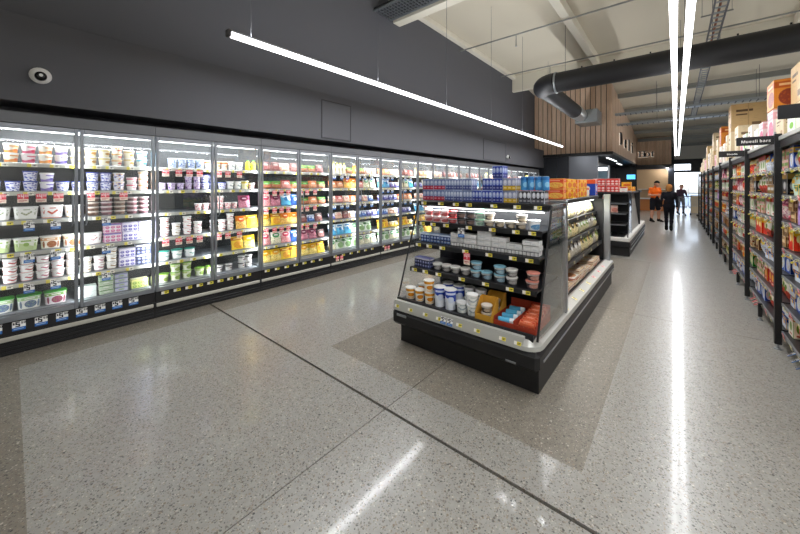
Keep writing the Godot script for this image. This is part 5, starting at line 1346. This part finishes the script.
	slab("bin_body", mat_once("bin_board", Color("c8b89c"), 0.7), bx, Vector3(0.66, 0, 25.2), Vector3(1.1, 0.95, 25.7), 0.01)
	slab("bin_rim", M["white_paint"], bx, Vector3(0.65, 0.95, 25.19), Vector3(1.11, 1.0, 25.71), 0.006)
	# hanging bar lamps over the far aisle
	var lp := thing("sign_lamp", P(-0.42, 2.72, 26.3), "small bright lamp at the end of the far black soffit", "lamp")
	part("lamp_body", lathe([[0.05, 0.0], [0.08, -0.06], [0.08, -0.08]], 12), M["black"], lp, P(-0.42, 2.76, 26.3))
	part("bulb", lathe([[0.07, -0.075], [0.05, -0.1], [0.0, -0.11]], 12), M["case_led"], lp, P(-0.42, 2.76, 26.3))
	var om := OmniLight3D.new()
	om.name = "sign_lamp_light"
	add_child(om)
	om.position = P(-0.42, 2.62, 26.3)
	om.light_energy = 0.6
	om.omni_range = 40.0
	om.omni_attenuation = 2.0
	om.shadow_enabled = true

func letters(txt: String, at: Vector3, turn: float, px: float, label: String) -> void:
	var o := thing("fascia_lettering", at, label, "lettering", "fascia letters")
	var fnt := SystemFont.new()
	fnt.font_names = PackedStringArray(["Droid Serif"])
	fnt.font_italic = true
	fnt.font_weight = 700
	var x := 0.0
	for i in txt.length():
		var face := TextMesh.new()
		face.font = fnt
		face.text = txt[i]
		face.font_size = 48
		face.pixel_size = px
		face.depth = 0.05
		face.horizontal_alignment = HORIZONTAL_ALIGNMENT_LEFT
		face.vertical_alignment = VERTICAL_ALIGNMENT_BOTTOM
		var off := Basis(Vector3.UP, turn) * Vector3(x, 0, 0.06)
		var l := part("letter", face, M["sign_black"], o, at + off, Vector3(0, turn, 0))
		var halo := MeshInstance3D.new()
		halo.mesh = face
		halo.material_override = M["letter_halo"]
		halo.name = "lit_edge"
		l.add_child(halo, true)
		halo.position = Vector3(-0.02, -0.015, -0.045)
		halo.scale = Vector3(1.0, 1.0, 0.15)
		x += 1.75 if turn > 0 else 0.34

# ------------------------------------------------------------------ people
func smin(a: float, b: float, k: float) -> float:
	var h := clampf(0.5 + 0.5 * (b - a) / k, 0.0, 1.0)
	return lerpf(b, a, h) - k * h * (1.0 - h)

# bones: [a, b, ra, rb, colour]; adds a surface-net mesh of their smooth union to st
func nets(st: SurfaceTool, bones: Array, cell_s: float, k: float) -> void:
	var lo := Vector3.ONE * 1e9; var hi := -lo
	for q in bones:
		var r: float = maxf(q[2], q[3]) + k + cell_s * 2
		for e in [q[0], q[1]]:
			lo = lo.min(e - Vector3.ONE * r); hi = hi.max(e + Vector3.ONE * r)
	var n := Vector3i(((hi - lo) / cell_s).ceil()) + Vector3i.ONE
	var field := PackedFloat32Array(); field.resize(n.x * n.y * n.z); field.fill(1.0)
	var raw := PackedFloat32Array(); raw.resize(field.size()); raw.fill(1.0)
	var who := PackedInt32Array(); who.resize(field.size())
	for bi in bones.size():
		var q: Array = bones[bi]
		var a: Vector3 = q[0]; var b: Vector3 = q[1]
		var r: float = maxf(q[2], q[3]) + k + cell_s * 2
		var i0 := Vector3i(((a.min(b) - Vector3.ONE * r - lo) / cell_s).floor()).max(Vector3i.ZERO)
		var i1 := Vector3i(((a.max(b) + Vector3.ONE * r - lo) / cell_s).ceil()).min(n - Vector3i.ONE)
		var ab := b - a
		var l2 := maxf(ab.length_squared(), 1e-8)
		for z in range(i0.z, i1.z + 1):
			for y in range(i0.y, i1.y + 1):
				for x in range(i0.x, i1.x + 1):
					var p := lo + Vector3(x, y, z) * cell_s
					var t := clampf((p - a).dot(ab) / l2, 0.0, 1.0)
					var d := p.distance_to(a + ab * t) - lerpf(q[2], q[3], t)
					var at := (z * n.y + y) * n.x + x
					if d < raw[at]:
						raw[at] = d; who[at] = bi
					field[at] = smin(field[at], d, k)
	var vert := {}
	var pos := []
	var col := []
	for z in n.z - 1:
		for y in n.y - 1:
			for x in n.x - 1:
				var at := (z * n.y + y) * n.x + x
				var c := PackedInt32Array([at, at + 1, at + n.x, at + n.x + 1, at + n.x * n.y, at + n.x * n.y + 1, at + n.x * n.y + n.x, at + n.x * n.y + n.x + 1])
				var neg := 0
				for i in 8:
					if field[c[i]] < 0.0: neg += 1
				if neg == 0 or neg == 8: continue
				var sum := Vector3.ZERO
				var m := 0
				for e in [[0, 1], [2, 3], [4, 5], [6, 7], [0, 2], [1, 3], [4, 6], [5, 7], [0, 4], [1, 5], [2, 6], [3, 7]]:
					var fa := field[c[e[0]]]; var fb := field[c[e[1]]]
					if (fa < 0.0) != (fb < 0.0):
						var t := fa / (fa - fb)
						var pa := Vector3(e[0] & 1, (e[0] >> 1) & 1, e[0] >> 2); var pb := Vector3(e[1] & 1, (e[1] >> 1) & 1, e[1] >> 2)
						sum += pa.lerp(pb, t); m += 1
				vert[at] = pos.size()
				pos.append(lo + (Vector3(x, y, z) + sum / m) * cell_s)
				var best := 0
				for i in 8:
					if raw[c[i]] < raw[c[best]]: best = i
				col.append(bones[who[c[best]]][4])
	var grad := func(p: Vector3) -> Vector3:
		var g := Vector3i(((p - lo) / cell_s).round()).clamp(Vector3i.ONE, n - Vector3i.ONE * 2)
		var at := (g.z * n.y + g.y) * n.x + g.x
		return Vector3(field[at + 1] - field[at - 1], field[at + n.x] - field[at - n.x], field[at + n.x * n.y] - field[at - n.x * n.y]).normalized()
	var norm := []
	for p in pos: norm.append(grad.call(p))
	for z in range(1, n.z - 1):
		for y in range(1, n.y - 1):
			for x in range(1, n.x - 1):
				var at := (z * n.y + y) * n.x + x
				var inside := field[at] < 0.0
				for e in [[1, n.x, n.x * n.y], [n.x, n.x * n.y, 1], [n.x * n.y, 1, n.x]]:
					if inside == (field[at + e[0]] < 0.0): continue
					var q := [vert.get(at, -1), vert.get(at - e[1], -1), vert.get(at - e[1] - e[2], -1), vert.get(at - e[2], -1)]
					if q.has(-1): continue
					var order := [0, 1, 2, 0, 2, 3] if not inside else [0, 2, 1, 0, 3, 2]
					for i in order:
						st.set_color(col[q[i]]); st.set_normal(norm[q[i]]); st.set_uv(Vector2.ZERO); st.add_vertex(pos[q[i]])

func hand(wrist: Vector3, dir: Vector3, palm_n: Vector3, side: Vector3, skin: Color, curl: float) -> Array:
	# side points towards the thumb
	var out := []
	var knuckle := wrist + dir * 0.085
	out.append([wrist, wrist + dir * 0.04, 0.024, 0.03, skin])
	for i in 4:
		var o := side * (0.03 - i * 0.021)
		var l: float = [0.072, 0.08, 0.074, 0.058][i]
		out.append([wrist + dir * 0.02 + o * 0.5, knuckle + o, 0.017, 0.011, skin])
		var d1 := dir.rotated(side, curl).normalized()
		var d2 := dir.rotated(side, curl * 2.0).normalized()
		var m := knuckle + o + d1 * l * 0.55
		out.append([knuckle + o, m, 0.0098, 0.0088, skin])
		out.append([m, m + d2 * l * 0.45, 0.0088, 0.0075, skin])
	var tb := wrist + dir * 0.03 + side * 0.03
	out.append([wrist + dir * 0.015 + side * 0.012, tb, 0.016, 0.013, skin])
	out.append([tb, tb + (dir * 0.7 + side * 0.7).normalized() * 0.05, 0.012, 0.009, skin])
	return out

func human(n: String, label: String, at: Vector3, turn: float, J: Dictionary, C: Dictionary) -> Node3D:
	# J: joints in a figure 1.75 m tall facing +z, then scaled; C: linear colours
	var k: float = J.scale
	var o := thing(n, at, label, "person")
	o.rotation.y = turn
	var st := new_st()
	var B := []
	B.append([Vector3(0, 0.94, 0), Vector3(0, 1.06, 0), 0.135, 0.13, C.lower])
	B.append([Vector3(-0.04, 1.08, 0), Vector3(0.04, 1.08, 0), 0.12, 0.12, C.upper])
	B.append([Vector3(-0.06, 0.95, 0), Vector3(0.06, 0.95, 0), 0.12, 0.12, C.lower])
	B.append([Vector3(0, 1.10, 0), Vector3(0, 1.32, 0.0), 0.125, 0.14, C.upper])
	B.append([Vector3(-0.07, 1.3, 0.0), Vector3(0.07, 1.3, 0.0), 0.115, 0.115, C.upper])
	B.append([Vector3(-0.14, 1.40, -0.01), Vector3(0.14, 1.40, -0.01), 0.062, 0.062, C.upper])
	B.append([Vector3(0, 1.42, -0.01), J.neck, 0.058, 0.052, C.get("collar", C.skin)])
	for s in ["l", "r"]:
		B.append([J[s + "_sh"], J[s + "_el"], 0.056, 0.043, C.upper])
		if C.has("sleeve_end"):
			B.append([J[s + "_sh"].lerp(J[s + "_el"], 0.62), J[s + "_el"], 0.043, 0.041, C.skin])
			B[B.size() - 2] = [J[s + "_sh"], J[s + "_sh"].lerp(J[s + "_el"], 0.62), 0.06, 0.058, C.upper]
		B.append([J[s + "_el"], J[s + "_wr"], 0.041, 0.028, C.skin if C.has("sleeve_end") else C.upper])
		B.append([J[s + "_hip"], J[s + "_kn"], 0.09, 0.062, C.lower])
		if C.has("shorts_end"):
			B[B.size() - 1] = [J[s + "_hip"], J[s + "_hip"].lerp(J[s + "_kn"], 0.8), 0.098, 0.092, C.lower]
			B.append([J[s + "_hip"].lerp(J[s + "_kn"], 0.7), J[s + "_kn"], 0.066, 0.056, C.skin])
		B.append([J[s + "_kn"], J[s + "_kn"].lerp(J[s + "_an"], 0.35), 0.055, 0.058, C.get("shin", C.lower)])
		B.append([J[s + "_kn"].lerp(J[s + "_an"], 0.35), J[s + "_an"], 0.057, 0.04, C.get("shin", C.lower)])
		var toe: Vector3 = J[s + "_toe"]
		B.append([J[s + "_an"] + Vector3(0, -0.02, -0.03), J[s + "_an"].lerp(toe, 0.5), 0.048, 0.045, C.shoe])
		B.append([J[s + "_an"].lerp(toe, 0.5), toe, 0.045, 0.034, C.shoe])
		B.append([J[s + "_an"] + Vector3(0, 0.07, 0), J[s + "_an"], 0.05, 0.05, C.shoe])
	nets(st, B, 0.017, 0.028)
	for s in ["l", "r"]:
		var dir: Vector3 = (J[s + "_wr"] - J[s + "_el"]).normalized()
		var side: Vector3 = J.get(s + "_thumb", Vector3(0, 0, 1))
		side = (side - dir * side.dot(dir)).normalized()
		nets(st, hand(J[s + "_wr"], dir, Vector3.ZERO, side if s == "l" else side, C.skin, 0.35 if s == "l" else -0.35), 0.006, 0.008)
	# head in its own frame, nodding and turning on the neck
	var hb := Basis(Vector3.UP, J.get("look", 0.0)) * Basis(Vector3.RIGHT, J.get("nod", 0.0))
	var hc: Vector3 = J.neck + hb * Vector3(0, 0.12, 0.02)
	var H := []
	for q in [[Vector3(0, 0.03, -0.015), Vector3(0, 0.03, -0.02), 0.092, 0.092, C.skin], [Vector3(0, 0.01, 0.02), Vector3(0, -0.03, 0.03), 0.072, 0.064, C.skin], [Vector3(0, -0.07, 0.045), Vector3(0, -0.085, 0.052), 0.04, 0.03, C.skin], [Vector3(0, 0.012, 0.092), Vector3(0, -0.022, 0.108), 0.009, 0.015, C.skin], [Vector3(-0.085, 0.0, -0.01), Vector3(-0.087, -0.03, -0.008), 0.017, 0.012, C.skin], [Vector3(0.085, 0.0, -0.01), Vector3(0.087, -0.03, -0.008), 0.017, 0.012, C.skin], [Vector3(-0.022, -0.058, 0.088), Vector3(0.022, -0.058, 0.088), 0.006, 0.006, C.mouth], [Vector3(-0.032, 0.012, 0.084), Vector3(-0.03, 0.012, 0.085), 0.0085, 0.0085, Color(0.02, 0.015, 0.01)], [Vector3(0.032, 0.012, 0.084), Vector3(0.03, 0.012, 0.085), 0.0085, 0.0085, Color(0.02, 0.015, 0.01)]]:
		H.append([hc + hb * q[0], hc + hb * q[1], q[2], q[3], q[4]])
	nets(st, H, 0.0075, 0.012)
	var body := MeshInstance3D.new()
	body.mesh = st.commit()
	body.material_override = M["figure"]
	body.name = "body"
	o.add_child(body)
	body.scale = Vector3.ONE * k
	var hs := new_st()
	var HH := []
	for q in J.hair: HH.append([hc + hb * q[0], hc + hb * q[1], q[2], q[3], C.hair])
	nets(hs, HH, 0.0085, 0.012)
	var hair := MeshInstance3D.new()
	hair.mesh = hs.commit()
	hair.material_override = M["figure"]
	hair.name = "hair"
	o.add_child(hair)
	hair.scale = Vector3.ONE * k
	return o

func people() -> void:
	var m := mat("figure", Color.WHITE, 0.85, 0.0, 0.2)
	m.vertex_color_use_as_albedo = true
	var skin := Color(0.52, 0.27, 0.18)
	var black := Color(0.012, 0.013, 0.018)
	# shopper in black, walking away
	human("person", "person in black top and trousers walking away down the aisle", P(-0.186, 0, 14.75), PI, {
		"scale": 0.925, "neck": Vector3(0, 1.5, 0.005), "nod": 0.1,
		"l_sh": Vector3(0.17, 1.41, 0), "l_el": Vector3(0.225, 1.13, -0.06), "l_wr": Vector3(0.225, 0.9, 0.05), "l_thumb": Vector3(0, 0, 1),
		"r_sh": Vector3(-0.17, 1.41, 0), "r_el": Vector3(-0.225, 1.13, -0.02), "r_wr": Vector3(-0.225, 0.9, 0.06), "r_thumb": Vector3(0, 0, 1),
		"l_hip": Vector3(0.085, 0.92, 0), "l_kn": Vector3(0.08, 0.5, 0.1), "l_an": Vector3(0.075, 0.09, 0.06), "l_toe": Vector3(0.085, 0.035, 0.23),
		"r_hip": Vector3(-0.085, 0.92, 0), "r_kn": Vector3(-0.075, 0.5, 0.02), "r_an": Vector3(-0.06, 0.13, -0.2), "r_toe": Vector3(-0.065, 0.036, -0.06),
		"hair": [[Vector3(0, 0.045, -0.03), Vector3(0, 0.03, -0.04), 0.1, 0.1], [Vector3(0, 0.0, -0.05), Vector3(0, -0.1, -0.04), 0.085, 0.06], [Vector3(-0.06, 0.0, -0.02), Vector3(-0.06, -0.08, -0.02), 0.04, 0.035], [Vector3(0.06, 0.0, -0.02), Vector3(0.06, -0.08, -0.02), 0.04, 0.035]]},
		{"skin": skin, "upper": black, "lower": black, "shoe": Color(0.01, 0.01, 0.01), "hair": Color(0.46, 0.2, 0.06), "mouth": Color(0.4, 0.12, 0.1), "collar": black})
	# worker in orange, looking down at a phone
	var o := human("person", "person in bright orange shirt and black shorts looking down at a phone", P(-0.70, 0, 17.95), 0.75, {
		"scale": 1.02, "neck": Vector3(0, 1.5, 0.03), "nod": 0.45, "look": 0.1,
		"l_sh": Vector3(0.19, 1.41, 0), "l_el": Vector3(0.25, 1.13, 0.04), "l_wr": Vector3(0.1, 1.16, 0.26), "l_thumb": Vector3(0, 1, 0),
		"r_sh": Vector3(-0.19, 1.41, 0), "r_el": Vector3(-0.27, 1.14, 0.02), "r_wr": Vector3(-0.1, 1.15, 0.25), "r_thumb": Vector3(0, 1, 0),
		"l_hip": Vector3(0.1, 0.92, 0), "l_kn": Vector3(0.14, 0.49, 0.03), "l_an": Vector3(0.17, 0.09, 0.0), "l_toe": Vector3(0.2, 0.036, 0.18),
		"r_hip": Vector3(-0.1, 0.92, 0), "r_kn": Vector3(-0.14, 0.49, 0.03), "r_an": Vector3(-0.16, 0.09, 0.0), "r_toe": Vector3(-0.19, 0.036, 0.18),
		"hair": [[Vector3(0, 0.06, -0.03), Vector3(0, 0.05, -0.035), 0.092, 0.092], [Vector3(0, 0.09, 0.02), Vector3(0, 0.095, 0.04), 0.05, 0.04], [Vector3(0, 0.0, -0.06), Vector3(0, -0.03, -0.055), 0.065, 0.055]]},
		{"skin": skin, "upper": Color(0.85, 0.16, 0.02), "lower": black, "shin": skin, "shoe": Color(0.015, 0.013, 0.012), "hair": Color(0.015, 0.012, 0.01), "mouth": Color(0.4, 0.12, 0.1), "sleeve_end": true, "shorts_end": true, "collar": Color(0.85, 0.16, 0.02)})
	var ph := thing("phone", o.position + Basis(Vector3.UP, 0.75) * Vector3(0, 1.24, 0.40), "dark phone held by the person in orange", "phone")
	var case := part("phone_body", bm(0.075, 0.15, 0.009, 0.003), M["lens_black"], ph, W[ph], Vector3(-0.9, 0.75, 0))
	case.name = "phone_body"
	# shopper with a trolley by the windows
	human("person", "distant person in dark top pushing a trolley by the windows", P(0.2, 0, 23.45), 0.35, {
		"scale": 0.93, "neck": Vector3(0, 1.49, 0.06), "nod": 0.2,
		"l_sh": Vector3(0.17, 1.4, 0.04), "l_el": Vector3(0.22, 1.14, 0.12), "l_wr": Vector3(0.16, 1.06, 0.34), "l_thumb": Vector3(-1, 0.2, 0),
		"r_sh": Vector3(-0.17, 1.4, 0.04), "r_el": Vector3(-0.22, 1.14, 0.12), "r_wr": Vector3(-0.16, 1.06, 0.34), "r_thumb": Vector3(1, 0.2, 0),
		"l_hip": Vector3(0.09, 0.92, 0), "l_kn": Vector3(0.09, 0.5, 0.1), "l_an": Vector3(0.09, 0.09, 0.08), "l_toe": Vector3(0.1, 0.036, 0.25),
		"r_hip": Vector3(-0.09, 0.92, 0), "r_kn": Vector3(-0.09, 0.5, 0.0), "r_an": Vector3(-0.09, 0.12, -0.18), "r_toe": Vector3(-0.09, 0.036, -0.02),
		"hair": [[Vector3(0, 0.05, -0.03), Vector3(0, 0.04, -0.035), 0.098, 0.098], [Vector3(0, 0.0, -0.06), Vector3(0, -0.06, -0.055), 0.07, 0.06]]},
		{"skin": Color(0.6, 0.32, 0.24), "upper": Color(0.05, 0.035, 0.05), "lower": Color(0.1, 0.1, 0.12), "shoe": black, "hair": Color(0.3, 0.18, 0.1), "mouth": Color(0.4, 0.12, 0.1), "collar": Color(0.3, 0.08, 0.09)})
	var t := thing("shopping_trolley", P(0.474, 0, 22.65), "wire shopping trolley pushed by the distant person", "trolley")
	var bs := Basis(Vector3.UP, 0.35)
	var g := func(x, y, z): return bs * Vector3(x, y, z)
	var wire := new_st()
	for k in 9:
		var f := k / 8.0
		add_tube(wire, [g.call(-0.25 + 0.5 * f, 0.55, -0.3), g.call(-0.25 + 0.5 * f, 0.5, 0.35)], 0.004, 4)
		add_tube(wire, [g.call(-0.27, 0.55 - 0.03 * f, -0.3 + 0.7 * f), g.call(-0.29, 0.98 - 0.08 * f, -0.32 + 0.75 * f)], 0.004, 4)
		add_tube(wire, [g.call(0.27, 0.55 - 0.03 * f, -0.3 + 0.7 * f), g.call(0.29, 0.98 - 0.08 * f, -0.32 + 0.75 * f)], 0.004, 4)
		add_tube(wire, [g.call(-0.25 + 0.5 * f, 0.5, 0.36), g.call(-0.27 + 0.54 * f, 0.9, 0.42)], 0.004, 4)
	add_tube(wire, [g.call(-0.29, 0.98, -0.32), g.call(-0.29, 0.9, 0.43), g.call(0.29, 0.9, 0.43), g.call(0.29, 0.98, -0.32), g.call(-0.29, 0.98, -0.32)], 0.008, 6)
	part("basket", wire.commit(), M["steel"], t, P(0.474, 0, 22.65))
	for s in [-0.24, 0.24]:
		part("side_frame", tube([g.call(s, 0.98, -0.34), g.call(s, 0.5, -0.3), g.call(s, 0.12, -0.34), g.call(s, 0.12, 0.36)], 0.012, 6), M["steel"], t, P(0.474, 0, 22.65))
		for z in [-0.34, 0.36]: part("wheel", lathe([[0.0, -0.012], [0.06, -0.012], [0.06, 0.012], [0.0, 0.012]], 14, bs * Basis(Vector3(0, 0, 1), PI / 2)), M["black"], t, P(0.474, 0.06, 22.65) + g.call(s, 0, z))
	part("handle", tube([g.call(-0.28, 1.0, -0.36), g.call(0.28, 1.0, -0.36)], 0.015, 8), M["black"], t, P(0.474, 0, 22.65))
